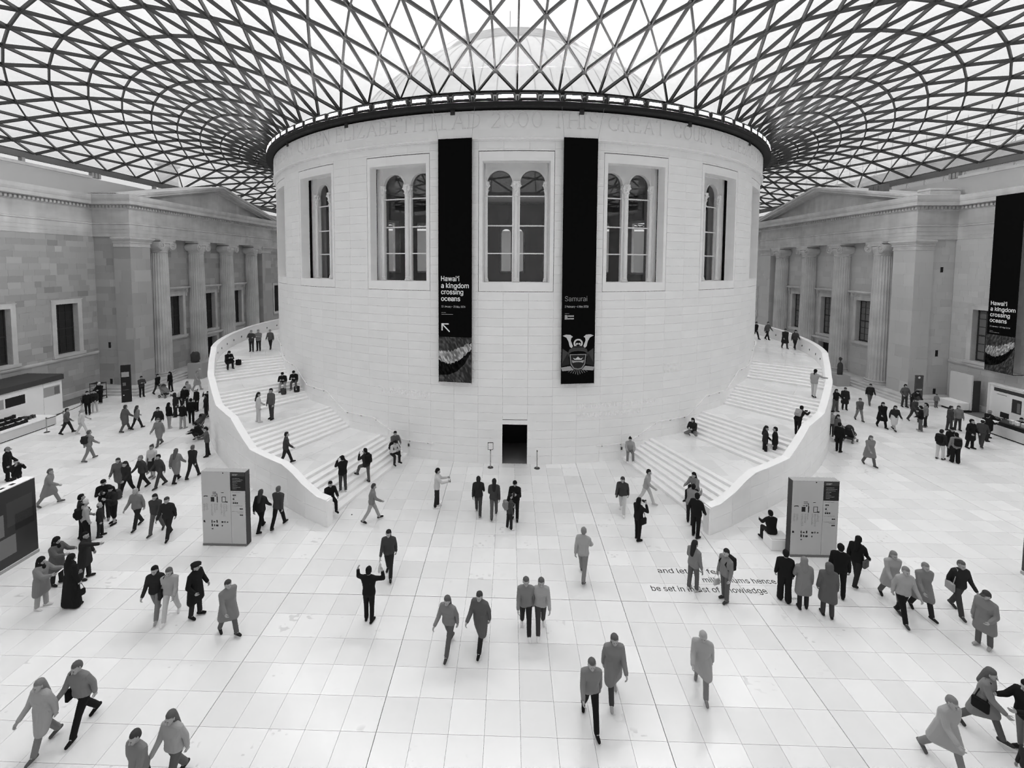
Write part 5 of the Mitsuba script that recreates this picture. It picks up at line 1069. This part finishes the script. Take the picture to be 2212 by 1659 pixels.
# --- front left
P(-15.38, -32.77, 0, 80, 'hold', C_, HS, (4, 5, 0, 7), .97, 'person in dark headscarf, pale trench coat and white shoes, beside the left poster board', [('sheet', 7, 'white paper held by the person in the trench coat')])
P(-15.95, -31.75, 0, 85, 'hold', C_, HS, (3, 1, 0, 1), .97, 'person in a dark headscarf and dark grey coat standing behind the pale trench coat')
P(-15.25, -31.45, 0, 70, 'point', C_, SH, (1, 1, 0, 1), .97, 'person in a dark coat pointing with an outstretched arm, at the left front')
P(-14.46, -32.70, 0, 20, 'stand2', R_, HS, (0, 0, 0, 0), 1.0, 'person in a floor-length black robe and black headscarf carrying a small handbag, seen from behind', [('handbag', 0, 'small black handbag carried by the person in the black robe')])
P(-11.37, -33.03, 0, 165, 'walk', J_, LO, (1, 4, 0, 5), .99, 'dark-jacketed walker, left of a pair in front of the left map sign')
P(-10.90, -33.05, 0, 165, 'walk2', J_, LO, (5, 6, 3, 7), .97, 'walker in pale clothes beside the person in the flat cap', [('shoulderbag', 1, 'dark shoulder bag of the pale walker beside the flat cap')])
P(-10.17, -32.96, 0, 95, 'pocket', C_, FC, (0, 1, 0, 0), 1.01, 'person in a flat cap and long black coat standing with hands in pockets')
P(-8.73, -33.58, 0, 120, 'walk', C_, SH, (4, 3, 2, 1), .99, 'walker in a mid-grey knee-length coat, right of the flat cap')
P(-10.48, -36.30, 0, 185, 'stride', J_, SH, (4, 0, 3, 0), 1.03, 'tall walker in grey top and black trousers striding at the lower left', [('shoulderbag', 0, 'black shoulder bag of the tall striding walker at the lower left')])
P(-10.95, -36.75, 0, 190, 'walk', C_, LO, (5, 4, 4, 3), .98, 'walker in a pale grey coat striding at the lower left corner')
P(-7.85, -37.75, 0, 195, 'walk2', J_, SH, (4, 1, 2, 1), .98, 'walker cut by the lower edge, the left one of two')
P(-7.40, -37.38, 0, 190, 'walk', J_, LO, (5, 3, 3, 1), 1.0, 'walker cut by the lower edge, the right one of two, with long hair')
# --- left crowd
P(-25.88, -24.81, 0, 60, 'stand2', C_, CA, (0, 0, 4, 0), 1.0, 'person in a pale cap and black coat at the left edge behind the poster board')
P(-24.30, -25.75, 0, 110, 'photo', J_, SH, (0, 1, 0, 1), .90, 'person in black holding up a phone, just above the left poster board', [('phone', 0, 'phone held up above the left poster board')])
P(-21.44, -26.94, 0, 60, 'stride', C_, SH, (4, 4, 3, 3), 1.0, 'walker in a mid-grey coat right of the poster board, alone on the pale floor')
P(-17.65, -29.15, 0, 40, 'stand', J_, SH, (1, 0, 0, 0), 1.02, 'dark-haired person in dark jacket standing behind the one with the pale beanie')
P(-17.25, -29.42, 0, 35, 'stand2', J_, BE, (5, 0, 6, 6), .97, 'person in a pale beanie and light jacket with a big black backpack', [('backpack', 0, 'big black backpack worn over a light jacket, left of the child in the beanie')], bottom='wide_trousers')
P(-16.95, -29.10, 0, 60, 'stand', J_, BE, (1, 1, 5, 1), .80, 'child in a pale beanie and dark jacket standing beside a backpack wearer')
P(-17.83, -27.95, 0, 150, 'phone', J_, SH, (0, 1, 0, 4), 1.04, 'broad person in black with a phone, bent over it next to someone in shorts', [('phone', 0, 'phone of the broad person in black in the left crowd')])
P(-17.22, -28.21, 0, 200, 'phone', 'shorts', LO, (1, 0, 0, 0), .96, 'person in a dark jacket and knee-length shorts looking at a phone', [('backpack', 2, 'dark grey backpack of the person in shorts')])
P(-18.36, -25.38, 0, 200, 'walk', J_, SH, (2, 1, 4, 1), 1.0, 'walker in dark clothes at the centre of the left crowd, hair grey')
P(-18.83, -24.21, 0, 180, 'stand', S_, BU, (6, 1, 2, 4), 1.0, 'person in a white top and black skirt walking at the back of the left crowd')
P(-18.55, -26.03, 0, 190, 'walk2', J_, LO, (1, 0, 1, 1), 1.0, 'walker in black with long hair, front left of the dark cluster in the left crowd')
P(-19.30, -25.63, 0, 160, 'walk', C_, LO, (3, 2, 2, 2), .98, 'walker in a dark grey coat on the left flank of the dark cluster')
P(-17.68, -25.13, 0, 200, 'walk', J_, SH, (2, 2, 0, 1), .97, 'walker in dark grey on the right flank of the dark cluster')
P(-15.95, -28.46, 0, 180, 'walk', J_, SH, (4, 1, 5, 1), 1.0, 'walker in a grey top walking toward the viewer in the left crowd')
P(-14.87, -28.78, 0, 170, 'walk2', J_, LO, (2, 3, 1, 2), .97, 'walker in dark top and grey trousers left of the left map sign')
P(-14.12, -29.09, 0, 170, 'walk', J_, SH, (1, 1, 2, 0), 1.0, 'walker in black leaning forward close to the left map sign')
P(-17.25, -24.64, 0, 0, 'walk', C_, LO, (4, 1, 3, 0), 1.0, 'walker in a grey coat and black leggings walking away between crowd and staircase')
P(-16.72, -24.19, 0, 5, 'walk2', J_, SH, (1, 1, 3, 1), 1.0, 'walker in a black jacket walking away beside the left staircase wall')
P(-23.99, -22.41, 0, 20, 'walk', J_, SH, (4, 4, 3, 3), 1.0, 'walker alone on the left floor with a dark backpack', [('backpack', 1, 'dark backpack of the lone walker on the left floor')])
P(-29.14, -18.67, 0, 60, 'walk', J_, SH, (3, 1, 1, 0), .97, 'walker in dark trousers beside the left shop counter barrier')
P(-28.08, -18.71, 0, 60, 'walk2', J_, LO, (6, 6, 5, 6), .97, 'walker in very pale clothes near the left shop counter')
P(-25.72, -18.14, 0, 20, 'walk', C_, SH, (3, 3, 2, 2), 1.02, 'walker in a dark grey coat below the tall black sign on the left')
P(-25.32, -17.70, 0, 20, 'walk2', J_, LO, (4, 1, 2, 0), .92, 'slightly shorter walker with black trousers behind the dark grey coat, below the tall black sign')
P(-23.32, -18.29, 0, 170, 'walk', J_, SH, (1, 4, 0, 2), 1.0, 'walker in a black top left of the queue by the left portico')
P(-21.66, -20.29, 0, 180, 'walk', C_, LO, (4, 3, 3, 2), 1.0, 'walker in a mid-grey coat alone below the queue by the left portico')
P(-31.23, -15.13, 0, 150, 'stand', J_, SH, (0, 0, 0, 1), 1.0, 'person all in black standing at the queue barrier left')
P(-31.20, -14.60, 0, 160, 'stand2', J_, SH, (1, 6, 0, 6), .97, 'person with pale trousers standing at the queue barrier left')
P(-32.70, -12.60, 0, 170, 'hold', J_, CA, (0, 0, 6, 5), .98, 'person in a pale cap and black clothes beside the wire trolley at the left wall')
P(-30.92, -10.75, 0, 120, 'folded', J_, SH, (2, 1, 0, 0), 1.0, 'person with folded arms standing against the corner of the left portico')
P(-30.23, -9.95, 0, 90, 'walk', J_, SH, (0, 2, 0, 0), 1.0, 'walker in black by the first column of the left portico')
P(-29.70, -9.19, 0, 200, 'stand2', J_, LO, (0, 1, 0, 0), 1.0, 'long-haired person in black at the back of the queue by the left portico')
P(-25.89, -13.24, 0, 100, 'bend', J_, SH, (6, 1, 2, 1), 1.0, 'person in a white jacket bending down in the queue by the left portico')
P(-23.28, -17.47, 0, 20, 'stand', J_, LO, (0, 5, 0, 6), 1.0, 'person in black jacket and light trousers, front left of the left portico queue')
P(-22.32, -17.51, 0, 10, 'stand2', J_, SH, (0, 5, 0, 5), 1.02, 'broad person in black top and light trousers, front middle of the left portico queue')
P(-22.48, -16.48, 0, 330, 'stand', J_, SH, (0, 0, 0, 0), 1.0, 'person all in black at the front right of the queue by the left portico')
P(-23.87, -14.02, 0, 200, 'stand', J_, CA, (0, 0, 7, 1), 1.0, 'person in a white cap and black jacket in the queue by the left portico')
P(-23.10, -13.90, 0, 200, 'raise_', J_, SH, (0, 2, 0, 4), .85, 'child in black with both arms raised to the head beside the left staircase wall')
P(-22.20, -15.40, 0, 240, 'stand', J_, SH, (1, 1, 0, 1), 1.0, 'person in dark clothes standing close to the left staircase wall')
P(-27.73, -8.69, 0, 90, 'walk', C_, SH, (5, 5, 4, 4), 1.0, 'walker in a pale coat before the carved block on the left plinth')
P(-26.05, -12.11, 0, 110, 'walk2', J_, LO, (5, 4, 3, 2), 1.0, 'walker in a pale top in the middle of the queue by the left portico')
P(-25.10, -13.60, 0, 150, 'stand2', J_, SH, (0, 1, 0, 0), 1.0, 'person in black beside the bending white jacket in the queue')
P(-24.55, -15.30, 0, 60, 'stand', J_, HO, (1, 1, 1, 0), 1.0, 'person in a black hooded jacket in the middle of the queue by the left portico')
P(-19.75, -19.35, 0, 250, 'crouch', J_, SH, (0, 1, 0, 1), 1.0, 'person in black crouching beside a pushchair at the left staircase wall')
P(-17.75, -21.62, 0, 230, 'hold', J_, SH, (3, 1, 0, 0), .98, 'person in a dark grey waistcoat leaning by the left staircase wall')
# --- centre
P(-3.61, -26.48, 0, 80, 'hold', J_, SH, (6, 1, 0, 7), 1.05, 'bearded-looking person in a pale jacket and black trousers holding a phone, between the staircases', [('phone1', 0, 'black phone held by the person in the pale jacket between the staircases')])
P(-1.67, -27.01, 0, 0, 'walk', J_, LO, (1, 2, 1, 4), 1.0, 'walker in a dark jacket, left one of a pair below the dark doorway')
P(-0.96, -27.20, 0, 0, 'walk2', J_, LO, (2, 3, 1, 2), 1.0, 'walker in dark grey, right one of a pair below the dark doorway')
P(-0.04, -27.35, 0, 190, 'phone', J_, SH, (0, 0, 0, 0), 1.02, 'broad person in black looking down at a phone below the dark doorway', [('phone', 0, 'phone of the broad person in black below the dark doorway')])
P(-0.28, -28.06, 0, 70, 'stand2', J_, LO, (2, 1, 0, 7), .88, 'short person in white shoes with a patterned backpack, below the dark doorway', [('backpack', 4, 'pale patterned backpack of the short person with white shoes')])
P(-6.26, -27.66, 0, 70, 'stride', J_, SH, (4, 5, 2, 1), .97, 'walker in grey hurrying past the foot of the left staircase')
P(-4.58, -30.96, 0, 175, 'walk', J_, LO, (2, 1, 1, 1), 1.0, 'walker with dark long hair carrying a pale bag, above the one with raised arms', [('handbag', 6, 'pale bag carried by the dark-haired walker near the middle')])
P(-4.66, -32.95, 0, 5, 'raise_', J_, SH, (0, 0, 0, 0), 1.0, 'person all in black with both elbows raised, taking a picture of the drum')
P(-2.02, -33.92, 0, 200, 'stride', J_, LO, (4, 3, 3, 2), 1.0, 'walker in grey leaning into the stride, left of a pair at the centre front')
P(-1.11, -33.77, 0, 200, 'stride', C_, SH, (3, 1, 2, 0), 1.02, 'walker in a dark grey coat, right of a leaning pair at the centre front')
P(0.22, -33.21, 0, 180, 'walk', J_, SH, (4, 1, 3, 7), 1.02, 'walker in black trousers and white trainers, left of a pair at the centre')
P(0.68, -33.18, 0, 180, 'walk2', J_, LO, (5, 2, 3, 7), 1.0, 'walker in a pale top and white trainers, right of a pair at the centre')
P(2.34, -30.83, 0, 20, 'stride', J_, SH, (5, 4, 4, 3), 1.05, 'tall walker in pale grey hurrying toward the drum, left of the floor inscription')
P(1.70, -35.83, 0, 180, 'stride', J_, SH, (4, 0, 3, 0), 1.02, 'walker in black trousers at the bottom centre, left and nearer of a pair')
P(2.40, -35.19, 0, 180, 'walk2', C_, LO, (4, 2, 3, 5), 1.02, 'walker in a grey coat at the bottom centre, right and further of a pair')
P(4.77, -34.92, 0, 200, 'stride', C_, SH, (5, 4, 5, 4), 1.0, 'walker in a light grey coat alone below the floor inscription')
P(4.96, -28.57, 0, 60, 'photo', J_, LO, (0, 0, 0, 0), 1.0, 'person all in black with long hair raising a camera, before the right staircase', [('camera', 0, 'black camera raised before the right staircase'), ('shoulderbag', 0, 'black shoulder bag of the person with the camera before the right staircase')])
P(4.81, -26.64, 0, 200, 'stride', J_, LO, (2, 6, 2, 7), 1.0, 'walker in white trousers with a dark bag hurrying past the right staircase', [('shoulderbag', 0, 'dark bag of the hurrying walker in white trousers')])
P(6.09, -25.91, 0, 120, 'stride', J_, SH, (5, 6, 1, 6), 1.0, 'walker in very pale clothes close to the bottom step of the right staircase')
P(7.40, -28.30, 0, 50, 'pocket', J_, SH, (0, 0, 0, 1), 1.05, 'tall person in black standing at the end pier of the right staircase')
P(7.55, -27.35, 0, 40, 'lean', J_, SH, (4, 1, 0, 0), .98, 'person in a grey top leaning on the end pier of the right staircase')
P(-10.67, -28.48, 0, 5, 'walk', J_, LO, (1, 0, 2, 0), 1.0, 'walker in black, left of a pair arm in arm right of the left map sign')
P(-10.05, -28.25, 0, 5, 'walk2', J_, SH, (2, 0, 3, 1), 1.02, 'walker in dark jacket, right one of a pair beside the left map sign')
# --- stairs
P(-21.25, -11.22, 4, 160, 'hold', J_, SH, (2, 1, 4, 0), 1.0, 'person in a dark jacket, leftmost of three at the top of the left staircase')
P(-20.86, -10.89, 4, 165, 'folded', J_, SH, (4, 1, 4, 0), 1.0, 'person in a light top, middle of three at the top of the left staircase')
P(-20.22, -10.27, 4, 170, 'walk', J_, SH, (3, 1, 4, 0), .97, 'person with dark trousers, nearest the drum of three at the top of the left staircase')
stair_person(-53.6, 25.6, 3.571, 130, 'sitphone', C_, LO, (0, 0, 0, 0), 1.0, 'long-haired person in black sitting on the top flight against the left parapet')
stair_person(-42.4, 23.15, 2.571, 160, 'sitphone', J_, SH, (0, 5, 0, 1), 1.0, 'person in black sitting low on the left stairs by the drum, left of two')
stair_person(-42.2, 22.42, 2.571, 165, 'sitphone', J_, SH, (0, 3, 0, 5), 1.0, 'person in black sitting on the left stairs against the drum, right of two')
P(-14.78, -21.49, 2, 60, 'stand2', J_, LO, (6, 6, 1, 6), 1.0, 'person in pale clothes with dark hair standing on the middle landing of the left staircase')
P(-14.30, -20.96, 2, 200, 'stand', J_, SH, (3, 2, 0, 0), 1.05, 'person in dark grey facing a pale companion on the middle landing of the left staircase')
stair_person(-25.2, 27.2, 1.0, 60, 'walk', J_, SH, (2, 1, 1, 1), .97, 'walker in dark clothes half hidden behind the left parapet')
stair_person(-17.75, 27.05, .286, 320, 'photo', J_, SH, (0, 2, 0, 6), 1.0, 'person in black with white shoes taking a photo from the lower left steps', [('phone', 0, 'phone of the person taking a photo on the lower left steps')])
stair_person(-16.95, 25.7, .143, 300, 'stepup', J_, PO, (1, 3, 0, 1), 1.0, 'person with a black backpack lifting one foot onto a higher step of the left staircase', [('backpack', 0, 'black backpack with a pale emblem on the lower left steps')])
stair_person(-16.95, 23.3, .143, 130, 'sitphone', J_, SH, (6, 1, 0, 0), 1.0, 'person in a white top with a backpack sitting on the lower left steps', [('backpack', 0, 'black backpack of the sitting person in the white top')])
stair_person(-17.7, 22.6, .286, 150, 'sit', J_, SH, (3, 1, 0, 0), 1.0, 'person in a grey top sitting on the lower left steps against the drum')
stair_person(-17.1, 28.35, .143, 140, 'sit', J_, SH, (0, 0, 0, 0), 1.0, 'person in black sitting hidden behind the end pier of the left staircase')
stair_person(17.75, 27.3, .286, 240, 'sit', J_, LO, (4, 1, 0, 1), 1.0, 'person in a grey cardigan sitting on the lower right steps near the parapet', [('shoulderbag', 1, 'dark bag beside the person in the grey cardigan on the right steps')])
stair_person(28.3, 22.6, 1.143, 225, 'sitcross', J_, LO, (1, 4, 0, 0), 1.0, 'person in a black jacket sitting cross-legged on the right stairs against the drum')
stair_person(16.95, 22.42, .143, 190, 'sit', J_, BU, (5, 4, 0, 7), .98, 'person with a hair bun sitting at the foot of the right stairs')
P(13.20, -22.95, 1, 120, 'stand2', J_, LO, (1, 0, 1, 0), 1.0, 'long-haired person in black, left of a couple on the lowest landing of the right staircase')
P(13.62, -23.12, 1, 300, 'stand', J_, SH, (0, 1, 0, 0), 1.0, 'person in black, right one of a couple on the lowest right landing')
stair_person(34.6, 27.0, 2.0, 60, 'lean', J_, SH, (0, 0, 0, 0), .95, 'person in black leaning over the right parapet with a camera', [('camera', 0, 'camera of the person leaning over the right parapet'), ('backpack', 5, 'pale striped backpack of the person leaning over the right parapet')])
stair_person(45.2, 26.3, 3.0, 60, 'reach', J_, PO, (5, 6, 0, 1), 1.0, 'person in pale clothes with a dark ponytail, one hand on the right parapet')
P(23.60, -3.00, 4, 160, 'walk', J_, SH, (0, 1, 0, 0), 1.0, 'walker in black nearest the drum at the top of the right staircase')
P(24.60, -3.20, 4, 165, 'walk2', J_, SH, (3, 1, 1, 0), 1.02, 'walker in dark grey, second from the drum at the top of the right staircase')
P(23.56, -7.60, 4, 190, 'walk', C_, SH, (1, 2, 0, 2), 1.0, 'walker in a dark coat, left of the front pair atop the right staircase')
P(24.20, -7.95, 4, 190, 'walk2', J_, LO, (2, 1, 0, 3), .97, 'walker in dark clothes, right of the front pair at the top of the right staircase')
# --- front right
P(6.05, -31.30, 0, 60, 'stand2', J_, LO, (4, 3, 1, 6), 1.0, 'person in grey looking down at the left end of the floor inscription')
P(6.92, -31.75, 0, 250, 'stand', J_, SH, (4, 3, 1, 2), 1.02, 'person carrying a white tote bag and a dark backpack on the floor inscription', [('backpack', 0, 'dark backpack on the floor inscription'), ('handbag', 6, 'white tote bag on the floor inscription')])
P(8.89, -31.70, 0, 20, 'stand', J_, SH, (0, 0, 0, 0), 1.0, 'person all in black seen from behind at the right end of the floor inscription', bottom='wide_trousers')
P(9.31, -32.00, 0, 20, 'stand2', C_, HS, (4, 1, 4, 1), .97, 'person in a grey cape and grey headscarf, second of the group right of the inscription')
P(9.87, -32.31, 0, 20, 'stand', C_, HO, (3, 2, 3, 1), 1.0, 'person in a long dark grey hooded coat, front of the group right of the inscription')
P(10.86, -31.45, 0, 30, 'stand', J_, SH, (0, 0, 0, 0), 1.05, 'tall broad person in a black jacket looking at the right map sign')
P(11.90, -30.84, 0, 60, 'walk', J_, LO, (0, 1, 0, 1), 1.0, 'walker in black with a grey bag right of the right map sign', [('shoulderbag', 3, 'grey bag of the walker right of the right map sign')])
P(12.47, -31.56, 0, 185, 'walk', C_, LO, (5, 3, 4, 1), 1.0, 'walker in a pale coat, back left of a trio on the right')
P(12.12, -32.40, 0, 185, 'walk2', J_, SH, (5, 0, 4, 2), 1.03, 'walker in a pale top and black trousers, front of a trio on the right')
P(12.99, -32.11, 0, 185, 'walk', C_, SH, (4, 1, 4, 1), 1.0, 'walker in a grey coat, right one of a trio on the right')
P(14.17, -32.04, 0, 185, 'walk2', J_, SH, (1, 2, 3, 2), 1.03, 'walker in black with a pale bag, right of the trio', [('shoulderbag', 5, 'pale bag of the walker in black right of the trio')])
P(13.68, -33.32, 0, 250, 'stand2', C_, CA, (4, 3, 2, 5), .98, 'person in a dark cap and grey coat walking at the right edge')
P(11.04, -35.77, 0, 150, 'stride', C_, LO, (4, 3, 3, 2), 1.0, 'walker with a black bag at the lower right', [('shoulderbag', 0, 'black bag of the walker at the lower right')])
P(9.46, -36.49, 0, 170, 'stride', C_, SH, (5, 4, 4, 3), 1.0, 'walker in a pale coat at the bottom right, left of the black bag')
P(11.55, -36.20, 0, 270, 'hold', J_, LO, (0, 4, 0, 1), 1.0, 'person in black half cut off by the right edge at the bottom')
P(10.60, -37.10, 0, 280, 'stand2', J_, SH, (1, 5, 1, 1), .72, 'child in dark clothes cut off at the bottom right corner')
P(10.22, -28.72, 0, 0, 'sit', J_, SH, (0, 1, 0, 0), .98, 'person in black sitting on a white stool behind the right map sign')
# --- right back
P(24.76, -12.15, 0, 170, 'hold', J_, LO, (0, 3, 0, 1), 1.0, 'person in a black jacket and grey skirt by the right staircase wall', bottom='wide_trousers')
P(25.81, -11.68, 0, 200, 'stand', C_, SH, (1, 1, 0, 0), 1.0, 'person in a long dark coat standing right of the right staircase wall')
P(24.99, -14.15, 0, 190, 'walk', J_, SH, (3, 4, 2, 1), .97, 'walker in a dark grey jacket and lighter trousers right of the right staircase wall')
P(28.72, -10.43, 0, 200, 'walk2', J_, SH, (1, 3, 1, 2), 1.0, 'walker in a black jacket before the right portico columns')
P(25.49, -15.48, 0, 190, 'walk', C_, LO, (0, 0, 0, 0), 1.04, 'walker in a long black coat, left of a pair on the right floor')
P(25.90, -15.98, 0, 190, 'walk2', S_, LO, (1, 6, 0, 1), 1.0, 'walker in a white skirt and dark top on the right floor')
P(31.10, -10.85, 0, 185, 'pocket', J_, SH, (3, 2, 0, 0), 1.05, 'person in an open grey jacket standing on guard before the right portico')
P(31.55, -11.05, 0, 190, 'bend', J_, LO, (1, 1, 0, 0), 1.0, 'long-haired person bending forward beside the grey sign of the right portico', [('sheet', 7, 'white paper held by the bending person at the right portico')])
P(28.82, -14.18, 0, 170, 'walk', J_, CA, (2, 2, 1, 2), 1.0, 'walker in a dark cap at the left of a small group on the right floor')
P(27.58, -16.07, 0, 320, 'stand2', J_, SH, (0, 3, 0, 5), 1.0, 'person in a black jacket reading a white sheet on the right floor', [('sheet', 7, 'white sheet read by the person in a black jacket on the right floor')])
P(28.63, -15.27, 0, 300, 'stand', J_, PO, (4, 1, 0, 4), .98, 'person in a grey jacket with a dark ponytail on the right floor')
P(24.71, -20.44, 0, 70, 'stand2', J_, SH, (1, 6, 1, 1), 1.0, 'person in white trousers with black backpack, left of three talking on the right floor', [('backpack', 0, 'black backpack worn with white trousers on the right floor')])
P(25.62, -20.15, 0, 230, 'stand', J_, FC, (0, 1, 0, 0), 1.02, 'person in a black cap, hindmost of three talking on the right floor')
P(25.10, -20.90, 0, 20, 'stand', J_, BU, (4, 0, 0, 1), 1.0, 'person in a grey jacket with a black backpack seen from behind, right of three talking', [('backpack', 0, 'black backpack worn over a grey jacket on the right floor')], bottom='wide_trousers')
P(28.05, -18.83, 0, 170, 'pocket', C_, SH, (0, 0, 0, 0), 1.05, 'person in a black coat facing the viewer left of the information desk queue')
P(28.95, -18.60, 0, 60, 'walk', J_, CA, (2, 2, 7, 2), 1.0, 'person in a white cap and dark jacket in the information desk queue')
P(30.30, -17.60, 0, 80, 'hold', J_, SH, (0, 1, 0, 0), 1.0, 'dark-haired person in black in the information desk queue, next to the grey-haired one', [('sheet', 7, 'white sheet held in the information desk queue')])
P(31.05, -17.00, 0, 90, 'hold', C_, SH, (0, 0, 4, 0), 1.04, 'grey-haired person in a black coat standing at the information desk')
P(33.25, -16.95, 0, 250, 'sit', J_, SH, (1, 1, 0, 0), .98, 'clerk in a dark suit sitting behind the information desk')
P(33.55, -10.85, 0, 200, 'stand2', J_, SH, (4, 3, 1, 2), .62, 'small child standing in front of the low white plinth by the right wall')
P(29.60, -15.95, 0, 110, 'stand2', J_, SH, (2, 2, 1, 1), 1.0, 'person in dark clothes in the cluster behind the information desk queue, left')
P(30.35, -15.75, 0, 200, 'stand', J_, LO, (4, 2, 2, 1), .97, 'person in a grey top in the cluster behind the information desk queue, right')
P(20.95, -17.05, 0, 230, 'stand', J_, SH, (5, 2, 0, 1), .95, 'person in a pale top close against the right staircase wall')
P(20.55, -18.05, 0, 150, 'stand2', C_, LO, (3, 2, 1, 1), 1.0, 'person in a grey coat beside the pushchair at the right staircase wall')
P(19.55, -19.60, 0, 60, 'stand', J_, SH, (0, 0, 0, 0), 1.02, 'person in black standing at the foot of the right staircase wall below the pushchair')
P(19.88, -21.43, 0, 180, 'walk', C_, LO, (4, 3, 3, 2), 1.0, 'walker in a grey coat alone below the pushchair on the right floor')
# bags standing on the steps
def bag_on_step(az, r, z, label, m):
    q = pol(az, r, z); o = thing('rucksack', label, 'backpack'); h_ = hull(*[(np.array([a, b_, c]), .05) for a in (-.12, .12) for b_ in (-.06, .06) for c in (.05, .36)]); v, f = soft(h_, .07, 1); add('bag', (v+q, f), m, o, smooth=True)
    add('pocket', (rbox((-.1, -.15, .06), (.1, -.09, .24), .02)[0]+q, rbox((-.1, -.15, .06), (.1, -.09, .24), .02)[1]), m, o); add('grip', (tube([(-.05, 0, .40), (0, 0, .45), (.05, 0, .40)], .012, 5)[0]+q, tube([(-.05, 0, .40), (0, 0, .45), (.05, 0, .40)], .012, 5)[1]), m, o)
bag_on_step(-53.9, 24.95, 3.571+.143, 'black rucksack beside the person sitting on the top flight of the left stairs', 'm_cloth0')
bag_on_step(-41.4, 23.3, 2.43, 'dark rucksack between the feet of the left person sitting by the drum', 'm_cloth2')
bag_on_step(-41.2, 22.45, 2.43, 'black rucksack between the feet of the person sitting against the drum', 'm_cloth1')
o = thing('holdall', 'dark bag lying on the floor before the right portico sign', 'bag'); add('bag', rbox((31.0, -11.75, 0), (31.75, -11.4, .22), .08), 'm_cloth1', o); add('strap', tube([(31.15, -11.58, .2), (31.37, -11.58, .32), (31.6, -11.58, .2)], .015, 5), 'm_cloth0', o)
for k_ in list(scene):
    if '__' not in k_ and k_ not in labels and isinstance(scene[k_], dict) and scene[k_].get('type') == 'ply': print('unlabelled', k_)
